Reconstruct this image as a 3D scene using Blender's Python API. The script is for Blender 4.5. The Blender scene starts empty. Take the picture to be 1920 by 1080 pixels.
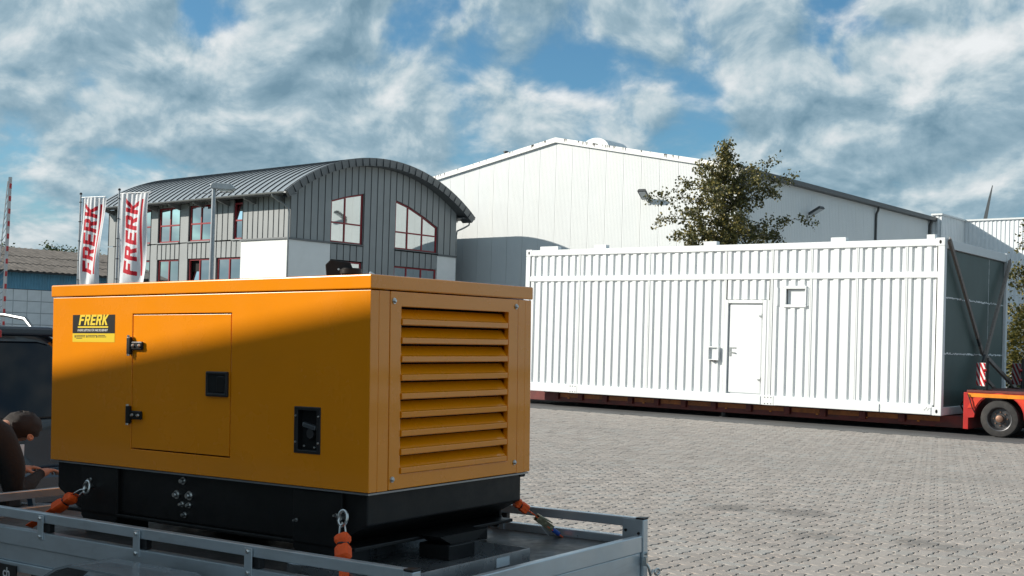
import bpy, bmesh, math, random
import numpy as np
from mathutils import Vector, Matrix
from mathutils.bvhtree import BVHTree
random.seed(7); RNG = np.random.default_rng(11)
SC = bpy.context.scene; COL = SC.collection
sin, cos, pi, rad = math.sin, math.cos, math.pi, math.radians

# ------------------------------------------------------------------ camera, sky, sun, exposure
F, CY, PITCH, ROLL, CH = 2226.96, 609.33, 0.01314, -0.02968, 1.5257
fw = Vector((0, cos(PITCH), sin(PITCH))); up0 = Vector((0, -sin(PITCH), cos(PITCH))); r0 = Vector((1, 0, 0))
RI = cos(ROLL)*r0 - sin(ROLL)*up0; UPV = sin(ROLL)*r0 + cos(ROLL)*up0
cd = bpy.data.cameras.new('camera'); cam = bpy.data.objects.new('camera', cd); COL.objects.link(cam)
cd.sensor_width = 36; cd.lens = 36*F/1920; cd.shift_y = (CY-540)/1920; cd.clip_start = .05; cd.clip_end = 4000
m = Matrix.Identity(4)
for i in range(3):
    m[i][0] = RI[i]; m[i][1] = UPV[i]; m[i][2] = -fw[i]
m[2][3] = CH
cam.matrix_world = m; SC.camera = cam
def proj(p):
    d = Vector(p)-Vector((0, 0, CH)); z = d.dot(fw)
    if z < .1: return (-9e3, -9e3)
    return (960+F*d.dot(RI)/z, CY-F*d.dot(UPV)/z)

SUN_AZ, SUN_EL = -91., 26.0
SUN = Vector((sin(rad(SUN_AZ))*cos(rad(SUN_EL)), cos(rad(SUN_AZ))*cos(rad(SUN_EL)), sin(rad(SUN_EL))))
W = bpy.data.worlds.new('World'); SC.world = W; W.use_nodes = True
nt = W.node_tree; nt.nodes.clear()
class NT:
    def __init__(s, nt): s.nt = nt
    def n(s, typ, **kw):
        nd = s.nt.nodes.new(typ)
        for k, v in kw.items(): setattr(nd, k, v)
        return nd
    def l(s, a, b): s.nt.links.new(a, b)
    def put(s, sock, v):
        if isinstance(v, bpy.types.NodeSocket): s.l(v, sock)
        elif v is not None: sock.default_value = v
    def math(s, op, a, b=None, c=None, clamp=False):
        nd = s.n('ShaderNodeMath', operation=op, use_clamp=clamp)
        for i, v in enumerate((a, b, c)): s.put(nd.inputs[i], v)
        return nd.outputs[0]
    def vmath(s, op, a, b=None):
        nd = s.n('ShaderNodeVectorMath', operation=op); s.put(nd.inputs[0], a); s.put(nd.inputs[1], b)
        return nd.outputs['Value'] if op in ('DOT_PRODUCT', 'LENGTH') else nd.outputs[0]
    def mapr(s, v, a, b, c=0., d=1., smooth=True):
        nd = s.n('ShaderNodeMapRange', interpolation_type='SMOOTHSTEP' if smooth else 'LINEAR')
        s.put(nd.inputs[0], v)
        for i, x in enumerate((a, b, c, d)): s.put(nd.inputs[i+1], x)
        return nd.outputs[0]
    def mix(s, f, a, b, blend='MIX'):
        nd = s.n('ShaderNodeMix', data_type='RGBA', blend_type=blend)
        s.put(nd.inputs[0], f); s.put(nd.inputs[6], col4(a)); s.put(nd.inputs[7], col4(b)); return nd.outputs[2]
    def noise(s, vec, scale, detail=2., rough=.5, lac=2., dist=0.):
        nd = s.n('ShaderNodeTexNoise'); s.put(nd.inputs['Vector'], vec)
        for k, v in (('Scale', scale), ('Detail', detail), ('Roughness', rough), ('Lacunarity', lac), ('Distortion', dist)): nd.inputs[k].default_value = v
        return nd.outputs[0]
def col4(c):
    return (*c, 1.) if isinstance(c, tuple) and len(c) == 3 else c

T = NT(nt)
sky = T.n('ShaderNodeTexSky', sky_type='NISHITA', sun_disc=False, sun_elevation=rad(SUN_EL), sun_rotation=rad(SUN_AZ), air_density=1.0, dust_density=.6, ozone_density=2.0)
skyc = T.mix(1., T.mix(1., sky.outputs[0], (.64, 1.02, 1.14), 'MULTIPLY'), (.125, .125, .125), 'MULTIPLY')
dirv = T.n('ShaderNodeTexCoord').outputs['Generated']
def pixdir(x, y):
    d = fw + RI*((x-960)/F) - UPV*((y-CY)/F); return tuple(d.normalized())
# clouds: noise over the direction, flattened towards the horizon
sep = T.n('ShaderNodeSeparateXYZ'); T.l(dirv, sep.inputs[0])
zz = T.math('MAXIMUM', sep.outputs[2], 0.0)
zl = T.math('MULTIPLY', T.math('LOGARITHM', T.math('ADD', zz, .15), math.e), .48)
cmb = T.n('ShaderNodeCombineXYZ'); T.l(sep.outputs[0], cmb.inputs[0]); T.l(sep.outputs[1], cmb.inputs[1]); T.l(zl, cmb.inputs[2])
cv = cmb.outputs[0]
OFF = (7.3, 2.1, 4.4)
def field(dx, dz, det=9.):
    v = T.vmath('ADD', cv, (OFF[0]+dx, OFF[1], OFF[2]+dz))
    big = T.noise(v, 5.2, 2., .5, 2., .0)
    mid = T.noise(v, 13.5, det, .53, 2.1, .25)
    return T.math('ADD', T.math('MULTIPLY', big, .40), T.math('MULTIPLY', mid, .60))
n1 = field(0, 0)
n2 = field(-.010, .022, 6.)         # a little higher and sunwards: tops come out bright, bases grey
n3 = field(-.004, .009, 9.)
wn = T.n('ShaderNodeTexNoise'); T.l(cv, wn.inputs['Vector']); wn.inputs['Scale'].default_value = 11.; wn.inputs['Detail'].default_value = 4.
wdir = T.vmath('NORMALIZE', T.vmath('ADD', dirv, T.vmath('MULTIPLY', T.vmath('SUBTRACT', wn.outputs['Color'], (.5, .5, .5)), (.13, .13, .10))))
bias = None
for (x, y, rdeg, amt) in [
    (1810, 110, 4.2, .12), (1655, 115, 1.6, -.15), (1580, 40, 1.4, -.08), (1290, 170, 1.7, -.09), (1150, 130, 1.5, -.07), (1430, 175, 1.6, -.05), (1370, 60, 2.0, .05), (640, 10, 2., .04),
    (395, 35, 1.2, -.10),  (1480, 250, 3.2, .10), (1690, 310, 5., .10), (550, 200, 6, .06), (120, 120, 5, .06), (1000, 190, 2.4, .06), (915, 112, .9, -.05), (800, 10, 1.6, -.08), (560, 350, 5, .05), (320, 45, .8, .06)]:
    dt = T.vmath('DOT_PRODUCT', wdir, pixdir(x, y))
    b = T.mapr(dt, cos(rad(rdeg*1.5)), 1., 0., amt)
    bias = b if bias is None else T.math('ADD', bias, b)
dens = T.math('ADD', n1, bias)
cover = T.mapr(T.math('ADD', dens, T.mapr(zz, .02, .16, .10, 0.)), .37, .545)
thick = T.mapr(dens, .47, .66)
lit = T.math('ADD', T.math('MULTIPLY', T.math('SUBTRACT', n1, n2), 2.9), T.math('MULTIPLY', T.math('SUBTRACT', n1, n3), 2.6))
lit = T.math('ADD', lit, .52)
lit = T.math('SUBTRACT', lit, T.math('MULTIPLY', thick, .10))
lit = T.math('ADD', lit, T.mapr(T.vmath('DOT_PRODUCT', dirv, pixdir(1790, 95)), cos(rad(4.6)), cos(rad(.3)), 0., .22))
ramp = T.n('ShaderNodeValToRGB'); T.l(T.math('ADD', T.math('MULTIPLY', lit, .80), .04), ramp.inputs[0])
el = ramp.color_ramp.elements
el[0].position = .0; el[0].color = (.205, .345, .445, 1)
el[1].position = 1.; el[1].color = (1.03, 1.06, 1.07, 1)
for ps, c in ((.12, (.26, .41, .51, 1)), (.36, (.39, .545, .64, 1)), (.56, (.62, .745, .80, 1)), (.80, (.90, .95, .965, 1))): e = el.new(ps); e.color = c
low = T.mapr(zz, .01, .12, .45, 0.)
cc = T.mix(low, ramp.outputs[0], (.40, .53, .61))
skym = T.mix(T.math('MULTIPLY', cover, .96), skyc, cc)
bg = T.n('ShaderNodeBackground'); T.l(skym, bg.inputs[0]); bg.inputs[1].default_value = .66
ow = T.n('ShaderNodeOutputWorld'); T.l(bg.outputs[0], ow.inputs[0])

sl = bpy.data.lights.new('sun', 'SUN'); sl.energy = 5.0; sl.angle = rad(.53); sl.color = (1., .93, .82)
so = bpy.data.objects.new('sun', sl); COL.objects.link(so); so.rotation_euler = SUN.to_track_quat('Z', 'Y').to_euler()
vs = SC.view_settings; SC.display_settings.display_device = 'sRGB'
vs.view_transform = 'Standard'; vs.look = 'None'; vs.exposure = .36; vs.gamma = 1.; vs.use_curve_mapping = False

# ------------------------------------------------------------------ materials
MATS = {}
def M(name, c, rough=.6, metal=0., var=.12, scale=4., bump=0., bscale=60., coat=0., c2=None, dirt=None, dirtamt=.0, dscale=(1, 1, 1), spec=.5, world=False, rvar=0., stretch=None, rand=0., trans=0.):
    if name in MATS: return MATS[name]
    mt = bpy.data.materials.new(name); mt.use_nodes = True; t = NT(mt.node_tree)
    b = mt.node_tree.nodes['Principled BSDF']
    b.inputs['Roughness'].default_value = rough; b.inputs['Metallic'].default_value = metal; b.inputs['Coat Weight'].default_value = coat
    b.inputs['Coat Roughness'].default_value = .06; b.inputs['Specular IOR Level'].default_value = spec
    if trans: b.inputs['Transmission Weight'].default_value = trans
    vec = t.n('ShaderNodeNewGeometry').outputs['Position'] if world else t.n('ShaderNodeTexCoord').outputs['Object']
    if stretch: vec = t.vmath('MULTIPLY', vec, stretch)
    n = t.noise(vec, scale, 6., .6)
    f = t.mapr(n, .25, .75)
    lo = tuple(x*(1-var) for x in c); hi = c2 or tuple(min(1., x*(1+var)) for x in c)
    out = t.mix(f, lo, hi)
    if rand:
        ri = t.n('ShaderNodeNewGeometry').outputs['Random Per Island']
        out = t.mix(1., out, t.mix(ri, (1-rand,)*3, (1+rand,)*3), 'MULTIPLY')
    if dirt:
        dv = t.vmath('MULTIPLY', vec, dscale)
        dn = t.noise(dv, 1., 7., .65, 2., .3)
        out = t.mix(t.math('MULTIPLY', t.mapr(dn, .48, .72), dirtamt), out, dirt)
    t.l(out, b.inputs['Base Color'])
    if rvar: t.l(t.mapr(t.noise(vec, scale*2.3, 5., .6), .2, .8, max(.02, rough-rvar), min(1, rough+rvar)), b.inputs['Roughness'])
    if bump:
        bn = t.n('ShaderNodeBump'); bn.inputs['Strength'].default_value = bump; bn.inputs['Distance'].default_value = .01
        t.l(t.noise(vec, bscale, 4., .6), bn.inputs['Height']); t.l(bn.outputs[0], b.inputs['Normal'])
    MATS[name] = mt; return mt

yellow = M('yellow_paint', (.86, .272, .001), .26, var=.03, scale=1.2, coat=.85, spec=.4, bump=.02, bscale=5, dirt=(.5, .18, .01), dirtamt=.10, dscale=(2, 2, 5), rvar=.05)
black = M('black_paint', (.008, .0078, .0078), .46, var=.3, scale=8, rvar=.1, bump=.03, bscale=150, spec=.35)
blackpl = M('black_plastic', (.012, .012, .013), .45, var=.2)
darkin = M('dark_interior', (.006, .006, .006), .9)
zincb = M('zinc_bolt', (.62, .62, .60), .28, 1., var=.2, scale=40)
alu = M('aluminium', (.56, .62, .66), .34, .6, var=.08, scale=3, rvar=.08, dirt=(.25, .26, .26), dirtamt=.3, dscale=(3, 3, 12), bump=.02, bscale=200)
galv = M('galvanised_sheet', (.50, .52, .54), .28, .9, var=.10, scale=6, rvar=.06)
floorply = M('deck_board', (.040, .036, .034), .45, var=.25, scale=6, rvar=.12, bump=.08, bscale=120, dirt=(.07, .06, .055), dirtamt=.5, dscale=(3, 3, 3))
orange = M('orange_webbing', (1., .10, .006), .62, var=.12, scale=30, bump=.3, bscale=220)
white_c = M('white_container_paint', (.71, .735, .745), .42, var=.025, scale=1.2, dirt=(.62, .63, .62), dirtamt=.25, dscale=(1.2, 1.2, .6))
green_c = M('green_board', (.058, .092, .085), .5, var=.1, scale=1.4, dirt=(.085, .12, .11), dirtamt=.4, dscale=(.8, .8, .8))
seal = M('white_sealant', (.7, .72, .72), .6)
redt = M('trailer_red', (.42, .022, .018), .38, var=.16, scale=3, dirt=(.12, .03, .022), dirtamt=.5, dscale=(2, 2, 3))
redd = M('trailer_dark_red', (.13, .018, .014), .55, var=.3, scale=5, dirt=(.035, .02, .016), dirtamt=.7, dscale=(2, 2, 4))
amber = M('amber_reflective', (.72, .24, .015), .4, var=.15, scale=10)
amberd = M('amber_dirty', (.34, .10, .012), .5, var=.3, scale=7, dirt=(.06, .025, .01), dirtamt=.7, dscale=(4, 4, 6))
redsign = M('signal_red', (.40, .015, .022), .45); whitesign = M('sign_white', (.68, .68, .67), .4)
rubber = M('tyre_rubber', (.022, .021, .021), .75, var=.25, scale=12, dirt=(.07, .062, .055), dirtamt=.45, dscale=(6, 6, 6), bump=.1)
rimst = M('rim_steel', (.10, .10, .105), .35, .7, var=.3, scale=20); hubm = M('hub_rusty', (.23, .13, .09), .55, .5, var=.3, scale=30)
strapg = M('grey_strap', (.21, .18, .16), .7, var=.2, scale=20, bump=.2, bscale=200)
zinc = M('zinc_cladding', (.25, .268, .275), .5, .05, var=.07, scale=.8, dirt=(.21, .22, .225), dirtamt=.35, dscale=(1, 1, .25), rand=.05)
zroof = M('zinc_roof', (.36, .40, .43), .34, .35, var=.07, scale=.5, dirt=(.29, .32, .34), dirtamt=.4, dscale=(.6, .25, .6))
zdark = M('zinc_dark', (.12, .13, .138), .42, .3, var=.1, scale=1.5)
seamm = M('seam_dark', (.06, .065, .07), .5, .2)
plaster = M('white_plaster', (.74, .75, .75), .85, var=.03, scale=1.5, bump=.25, bscale=90, dirt=(.62, .63, .62), dirtamt=.25, dscale=(.6, .6, .25))
redframe = M('red_frame', (.26, .016, .024), .4, var=.08)
glass = M('window_glass', (.56, .60, .61), .025, 1., var=.02, scale=.8, bump=.006, bscale=1.2)
whall = M('white_hall_panel', (.60, .63, .64), .48, var=.025, scale=.7, dirt=(.62, .63, .61), dirtamt=.35, dscale=(1.1, 1.1, .12))
fascia_m = M('fascia_white', (.72, .73, .72), .5, var=.05, scale=1, dirt=(.07, .065, .055), dirtamt=.0)
gutterm = M('gutter_grey', (.075, .078, .08), .45, .4, var=.1)
galvpipe = M('zinc_pipe', (.26, .275, .28), .38, .6, var=.12)
corrw = M('white_corrugated', (.70, .73, .75), .45, var=.03, scale=.7, dirt=(.55, .57, .58), dirtamt=.3, dscale=(1, 1, .15))
bluec = M('blue_cladding', (.15, .36, .50), .5, var=.1, scale=1, dirt=(.18, .32, .40), dirtamt=.5, dscale=(1, 1, .3))
moss = M('fibre_cement_roof', (.17, .145, .125), .9, var=.25, scale=1.1, dirt=(.06, .05, .04), dirtamt=.8, dscale=(1.5, 1.5, 1.5), bump=.5, bscale=6)
doorw = M('sectional_door_white', (.90, .91, .91), .5, var=.06, scale=1.2, dirt=(.70, .70, .68), dirtamt=.4, dscale=(1, 1, .6))
asphalt = M('asphalt', (.085, .086, .088), .85, var=.25, scale=.6, world=True, bump=.4, bscale=80, dirt=(.14, .135, .125), dirtamt=.5, dscale=(.5, .5, .5))
earth = M('earth_grass', (.055, .075, .028), .95, var=.4, scale=.7, world=True, bump=.8, bscale=20, dirt=(.09, .075, .045), dirtamt=.5, dscale=(.3, .3, .3))
joint = M('joint_sand', (.040, .030, .023), .95, var=.3, scale=8, world=True)
bark = M('bark', (.16, .14, .12), .9, var=.4, scale=6, bump=.5, bscale=30)
flagw = M('flag_white', (.80, .81, .83), .8, var=.03); flagr = M('flag_red', (.62, .018, .04), .8, var=.05)
for q, c in ((flagw, (.8, .81, .83, 1)), (flagr, (.62, .018, .04, 1))):
    t_ = NT(q.node_tree); tl = t_.n('ShaderNodeBsdfTranslucent'); tl.inputs[0].default_value = c; mx = t_.n('ShaderNodeMixShader'); mx.inputs[0].default_value = .35
    t_.l(q.node_tree.nodes['Principled BSDF'].outputs[0], mx.inputs[1]); t_.l(tl.outputs[0], mx.inputs[2]); t_.l(mx.outputs[0], q.node_tree.nodes['Material Output'].inputs[0])
pole_m = M('pole_aluminium', (.34, .36, .38), .38, .7, var=.1)
carblue = M('car_paint_blue', (.012, .022, .042), .22, .3, var=.1, coat=1.); carglass = M('car_glass', (.003, .006, .011), .03, var=.1, spec=.35)
chrome = M('roof_rail_silver', (.14, .145, .15), .35, 1.); lampred = M('lamp_red', (.42, .008, .01), .18, coat=.6)
cloth = M('dark_shirt', (.010, .0075, .007), .85, var=.2, scale=9, bump=.4, bscale=40); trous = M('dark_trousers', (.007, .0065, .0065), .9, var=.2, bump=.4, bscale=50, spec=.2)
skin = M('skin', (.42, .22, .15), .55, var=.08, scale=12); hair = M('brown_hair', (.012, .007, .005), .75, var=.35, scale=30, stretch=(1, 1, 6), bump=.6, bscale=90)
stick_b = M('sticker_black', (.012, .012, .012), .35); stick_y = M('sticker_yellow', (.78, .56, .03), .35, var=.02); stick_w = M('sticker_white', (.75, .75, .75), .4)
dirtstain = M('black_streak', (.045, .042, .036), .9, var=.4, scale=6)
brickm = M('rendered_wall', (.07, .065, .06), .9, var=.15, scale=.8)
def leafmat(name, c, c2, rand=.5):
    mt = bpy.data.materials.new(name); mt.use_nodes = True; t = NT(mt.node_tree); b = mt.node_tree.nodes['Principled BSDF']
    ri = t.n('ShaderNodeNewGeometry').outputs['Random Per Island']
    o = t.mix(t.mapr(ri, .55, 1., 0., 1.), t.mix(ri, tuple(x*.55 for x in c), c), c2)
    t.l(o, b.inputs['Base Color']); b.inputs['Roughness'].default_value = .42
    tr = t.n('ShaderNodeBsdfTranslucent'); t.l(o, tr.inputs[0]); ms = t.n('ShaderNodeMixShader'); ms.inputs[0].default_value = .22
    t.l(b.outputs[0], ms.inputs[1]); t.l(tr.outputs[0], ms.inputs[2]); t.l(ms.outputs[0], mt.node_tree.nodes['Material Output'].inputs[0])
    return mt
leaf_b = leafmat('birch_leaf', (.115, .115, .035), (.28, .225, .06)); leaf_h = leafmat('hedge_leaf', (.10, .105, .028), (.24, .19, .045)); leaf_g = leafmat('green_leaf', (.05, .08, .02), (.10, .13, .03))

def pavermat(name, attr):
    mt = bpy.data.materials.new(name); mt.use_nodes = True; t = NT(mt.node_tree); b = mt.node_tree.nodes['Principled BSDF']
    pos = t.n('ShaderNodeNewGeometry').outputs['Position']
    if attr == 'obj': r = t.n('ShaderNodeObjectInfo').outputs['Random']
    elif attr == 'none': r = None
    else:
        a = t.n('ShaderNodeAttribute', attribute_name='rnd'); r = a.outputs['Fac']
    if r is None: r = t.noise(pos, 9., 1.)
    base = t.mix(r, (.282, .255, .233), (.372, .337, .308))
    tint = t.mix(t.mapr(t.math('FRACT', t.math('MULTIPLY', r, 7.31)), .72, 1.), base, (.335, .32, .30))
    base = t.mix(t.mapr(t.math('FRACT', t.math('MULTIPLY', r, 13.7)), .80, 1., 0., .4), tint, (.33, .285, .26))
    g = t.noise(pos, 260., 3., .7); base = t.mix(t.mapr(g, .3, .7, 0., 1.), t.mix(1., base, (.78, .77, .76), 'MULTIPLY'), t.mix(1., base, (1.14, 1.14, 1.14), 'MULTIPLY'))
    st = t.noise(pos, .55, 6., .62, 2., .6); base = t.mix(t.mapr(st, .50, .72, 0., .34), base, (.19, .18, .17))
    st2 = t.noise(t.vmath('MULTIPLY', pos, (1., 1., 1.)), 1.9, 5., .6); base = t.mix(t.mapr(st2, .60, .76, 0., .35), base, (.15, .145, .14))
    oil = None
    for (x, y, rr) in ((2.55, 9.75, .17), (2.75, 11.1, .28), (3.3, 9.55, .18), (2.1, 11.3, .22), (3.5, 9.4, .14)):
        dv = t.vmath('LENGTH', t.vmath('SUBTRACT', pos, (x, y, 0.)))
        o = t.mapr(t.math('ADD', dv, t.math('MULTIPLY', t.noise(pos, 7., 4.), .22)), rr, rr+.22, .45, 0.)
        oil = o if oil is None else t.math('MAXIMUM', oil, o)
    base = t.mix(oil, base, (.055, .055, .055))
    if attr == 'none': base = t.mix(1., base, (.80, .79, .78), 'MULTIPLY')
    t.l(base, b.inputs['Base Color']); b.inputs['Roughness'].default_value = .88
    bn = t.n('ShaderNodeBump'); bn.inputs['Strength'].default_value = .5; bn.inputs['Distance'].default_value = .003
    t.l(g, bn.inputs['Height']); t.l(bn.outputs[0], b.inputs['Normal'])
    return mt
pav_o, pav_f, pav_s = pavermat('paver_stone', 'obj'), pavermat('paver_field_stone', 'rnd'), pavermat('paving_sheet', 'none')

# ------------------------------------------------------------------ mesh helpers
class MB:
    def __init__(s): s.v = []; s.f = []; s.mi = []; s.cur = 0
    def add(s, vs, fs):
        o = len(s.v); s.v += [tuple(v) for v in vs]; s.f += [tuple(i+o for i in f) for f in fs]; s.mi += [s.cur]*len(fs); return s
    def box(s, a, b):
        (x0, y0, z0), (x1, y1, z1) = a, b
        return s.add([(x0, y0, z0), (x1, y0, z0), (x1, y1, z0), (x0, y1, z0), (x0, y0, z1), (x1, y0, z1), (x1, y1, z1), (x0, y1, z1)],
                     [(0, 3, 2, 1), (4, 5, 6, 7), (0, 1, 5, 4), (1, 2, 6, 5), (2, 3, 7, 6), (3, 0, 4, 7)])
    def prism(s, poly, d0, d1, ax='y'):
        """poly of 2-D points extruded along ax from d0 to d1"""
        def P(p, d): return (p[0], d, p[1]) if ax == 'y' else ((d, p[0], p[1]) if ax == 'x' else (p[0], p[1], d))
        n = len(poly); vs = [P(p, d0) for p in poly]+[P(p, d1) for p in poly]
        fs = [tuple(range(n)), tuple(range(2*n-1, n-1, -1))]+[(i, i+n, (i+1) % n+n, (i+1) % n) for i in range(n)]
        return s.add(vs, fs)
    def bar(s, p0, p1, w, h, up=(0, 0, 1)):
        p0, p1 = Vector(p0), Vector(p1); d = (p1-p0).normalized(); u = Vector(up); r = d.cross(u)
        if r.length < 1e-4: r = d.cross(Vector((1, 0, 0)))
        r.normalize(); u = r.cross(d); r *= w/2; u *= h/2
        vs = [p0-r-u, p0+r-u, p0+r+u, p0-r+u, p1-r-u, p1+r-u, p1+r+u, p1-r+u]
        return s.add(vs, [(0, 3, 2, 1), (4, 5, 6, 7), (0, 1, 5, 4), (1, 2, 6, 5), (2, 3, 7, 6), (3, 0, 4, 7)])
    def tube(s, pts, r, n=10, cap=True, closed=False):
        pts = [Vector(p) for p in pts]; k = len(pts); rs = r if isinstance(r, (list, tuple)) else [r]*k
        vs = []; prev = None
        for i, p in enumerate(pts):
            if closed: d = pts[(i+1) % k]-pts[i-1]
            else: d = pts[min(i+1, k-1)]-pts[max(i-1, 0)]
            d.normalize()
            if prev is None:
                a = d.orthogonal().normalized()
            else:
                a = prev-d*prev.dot(d); a = a.normalized() if a.length > 1e-6 else d.orthogonal().normalized()
            prev = a; b = d.cross(a)
            vs += [p+(a*cos(2*pi*j/n)+b*sin(2*pi*j/n))*rs[i] for j in range(n)]
        fs = []
        for i in range(k if closed else k-1):
            i2 = (i+1) % k
            fs += [(i*n+j, i*n+(j+1) % n, i2*n+(j+1) % n, i2*n+j) for j in range(n)]
        if cap and not closed: fs += [tuple(range(n-1, -1, -1)), tuple(range((k-1)*n, k*n))]
        return s.add(vs, fs)
    def cyl(s, p0, p1, r, n=14, r1=None): return s.tube([p0, p1], [r, r if r1 is None else r1], n)
    def lathe(s, prof, c, axis, n=32):
        """prof: (radius, along); axis a unit vector"""
        ax = Vector(axis).normalized(); a = ax.orthogonal().normalized(); b = ax.cross(a); c = Vector(c); vs = []
        for (r, t) in prof: vs += [c+ax*t+(a*cos(2*pi*j/n)+b*sin(2*pi*j/n))*r for j in range(n)]
        fs = []
        for i in range(len(prof)-1): fs += [(i*n+j, i*n+(j+1) % n, (i+1)*n+(j+1) % n, (i+1)*n+j) for j in range(n)]
        return s.add(vs, fs)
    def plate(s, xs, zs, holes, y0, y1):
        """plate in the xz plane between y0 (front) and y1 with rectangular holes given as (ix, iz) grid cells"""
        nx, nz = len(xs), len(zs); H = set(holes); idx = lambda i, j, k: k*nx*nz+j*nx+i
        vs = [(x, y, z) for y in (y0, y1) for z in zs for x in xs]; fs = []
        for i in range(nx-1):
            for j in range(nz-1):
                if (i, j) in H: continue
                q = [(i, j), (i+1, j), (i+1, j+1), (i, j+1)]
                fs.append(tuple(idx(a, b, 0) for a, b in q)); fs.append(tuple(idx(a, b, 1) for a, b in reversed(q)))
                for (di, dj, e) in ((0, -1, (0, 1)), (1, 0, (1, 2)), (0, 1, (2, 3)), (-1, 0, (3, 0))):
                    ni, nj = i+di, j+dj
                    if ni < 0 or nj < 0 or ni >= nx-1 or nj >= nz-1 or (ni, nj) in H:
                        a, b = q[e[0]], q[e[1]]; fs.append((idx(*a, 0), idx(*a, 1), idx(*b, 1), idx(*b, 0)))
        return s.add(vs, fs)
    def build(s, name, mat, parent=None, smooth=False, bevel=0., seg=2, fix=True, kind=None, tf=None, label=None):
        me = bpy.data.meshes.new(name); me.from_pydata(s.v, [], s.f)
        mats = mat if isinstance(mat, (list, tuple)) else [mat]
        for q in mats: me.materials.append(q)
        if len(mats) > 1: me.polygons.foreach_set('material_index', s.mi)
        if fix:
            bm = bmesh.new(); bm.from_mesh(me); bmesh.ops.recalc_face_normals(bm, faces=bm.faces); bm.to_mesh(me); bm.free()
        if smooth:
            me.polygons.foreach_set('use_smooth', [True]*len(me.polygons))
            try: me.set_sharp_from_angle(angle=rad(38))
            except Exception: pass
        me.update(); return obj(name, me, parent, bevel, seg, kind, tf, label)
def obj(name, me, parent=None, bevel=0., seg=2, kind=None, tf=None, label=None):
    o = bpy.data.objects.new(name, me); COL.objects.link(o); o.parent = parent
    if tf is not None: o.matrix_local = tf
    if bevel:
        b = o.modifiers.new('bevel', 'BEVEL'); b.width = bevel; b.segments = seg; b.limit_method = 'ANGLE'; b.angle_limit = rad(40); b.harden_normals = False
    if kind: o['kind'] = kind
    if label: o['label'] = label
    return o
def box(name, a, b, mat, parent=None, bevel=0., **k): return MB().box(a, b).build(name, mat, parent, bevel=bevel, **k)
def tag(o, label, cat, group=None, kind=None):
    o['label'] = label
    if cat: o['category'] = cat
    if group: o['group'] = group
    if kind: o['kind'] = kind
    return o
def thing(name, label, cat, loc=(0, 0, 0), rotz=0., group=None, mat=None):
    o = bpy.data.objects.new(name, None); COL.objects.link(o); o.empty_display_size = .2
    if mat is not None: o.matrix_world = mat
    else: o.location = loc; o.rotation_euler = (0, 0, rotz)
    return tag(o, label, cat, group)
def share(name, src, parent, loc=(0, 0, 0), rot=None):
    o = bpy.data.objects.new(name, src.data); COL.objects.link(o); o.parent = parent; o.location = loc
    if rot: o.rotation_euler = rot
    for md in src.modifiers:
        if md.type == 'BEVEL':
            b = o.modifiers.new('bevel', 'BEVEL'); b.width = md.width; b.segments = md.segments; b.limit_method = 'ANGLE'; b.angle_limit = md.angle_limit
    return o

# block letters on a 5-unit cap height (never overlapping polygons)
GL = {
 'F': [[(0, 0), (1.15, 0), (1.15, 5), (0, 5)], [(1.15, 4), (3.3, 4), (3.3, 5), (1.15, 5)], [(1.15, 2.05), (2.9, 2.05), (2.9, 3.0), (1.15, 3.0)]],
 'E': [[(0, 0), (1.15, 0), (1.15, 5), (0, 5)], [(1.15, 4), (3.3, 4), (3.3, 5), (1.15, 5)], [(1.15, 2.05), (3.0, 2.05), (3.0, 3.0), (1.15, 3.0)], [(1.15, 0), (3.3, 0), (3.3, 1), (1.15, 1)]],
 'R': [[(0, 0), (1.15, 0), (1.15, 5), (0, 5)], [(1.15, 4.05), (2.35, 4.05), (2.35, 5), (1.15, 5)], [(1.15, 2.1), (2.35, 2.1), (2.35, 3.0), (1.15, 3.0)],
       [(2.35, 2.1), (3.0, 2.1), (3.5, 2.65), (3.5, 4.45), (3.0, 5), (2.35, 5)], [(1.7, 2.1), (2.85, 2.1), (3.6, 0), (2.4, 0)]],
 'K': [[(0, 0), (1.15, 0), (1.15, 5), (0, 5)], [(1.15, 2.2), (2.0, 2.5), (3.6, 5), (2.3, 5), (1.15, 3.3)], [(1.15, 2.2), (2.45, 0), (3.75, 0), (2.0, 2.5)]]}
def logo_polys(shear=.22, gap=.45):
    out = []; x = 0.
    for ch in 'FRERK':
        for pl in GL[ch]: out.append([(px+x+shear*py, py) for px, py in pl])
        x += (3.75 if ch in 'RK' else 3.35)+gap
    return out, x-gap+shear*5
def text_mesh(body, size, shear=0., bold=0.):
    cu = bpy.data.curves.new('txt', 'FONT'); cu.body = body; cu.size = size; cu.shear = shear; cu.offset = bold; cu.resolution_u = 3
    o = bpy.data.objects.new('txt', cu); COL.objects.link(o)
    dg = bpy.context.evaluated_depsgraph_get(); me = bpy.data.meshes.new_from_object(o.evaluated_get(dg))
    vs = [tuple(v.co) for v in me.vertices]; fs = [tuple(p.vertices) for p in me.polygons]
    bpy.data.objects.remove(o); bpy.data.curves.remove(cu); bpy.data.meshes.remove(me)
    return vs, fs

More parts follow.
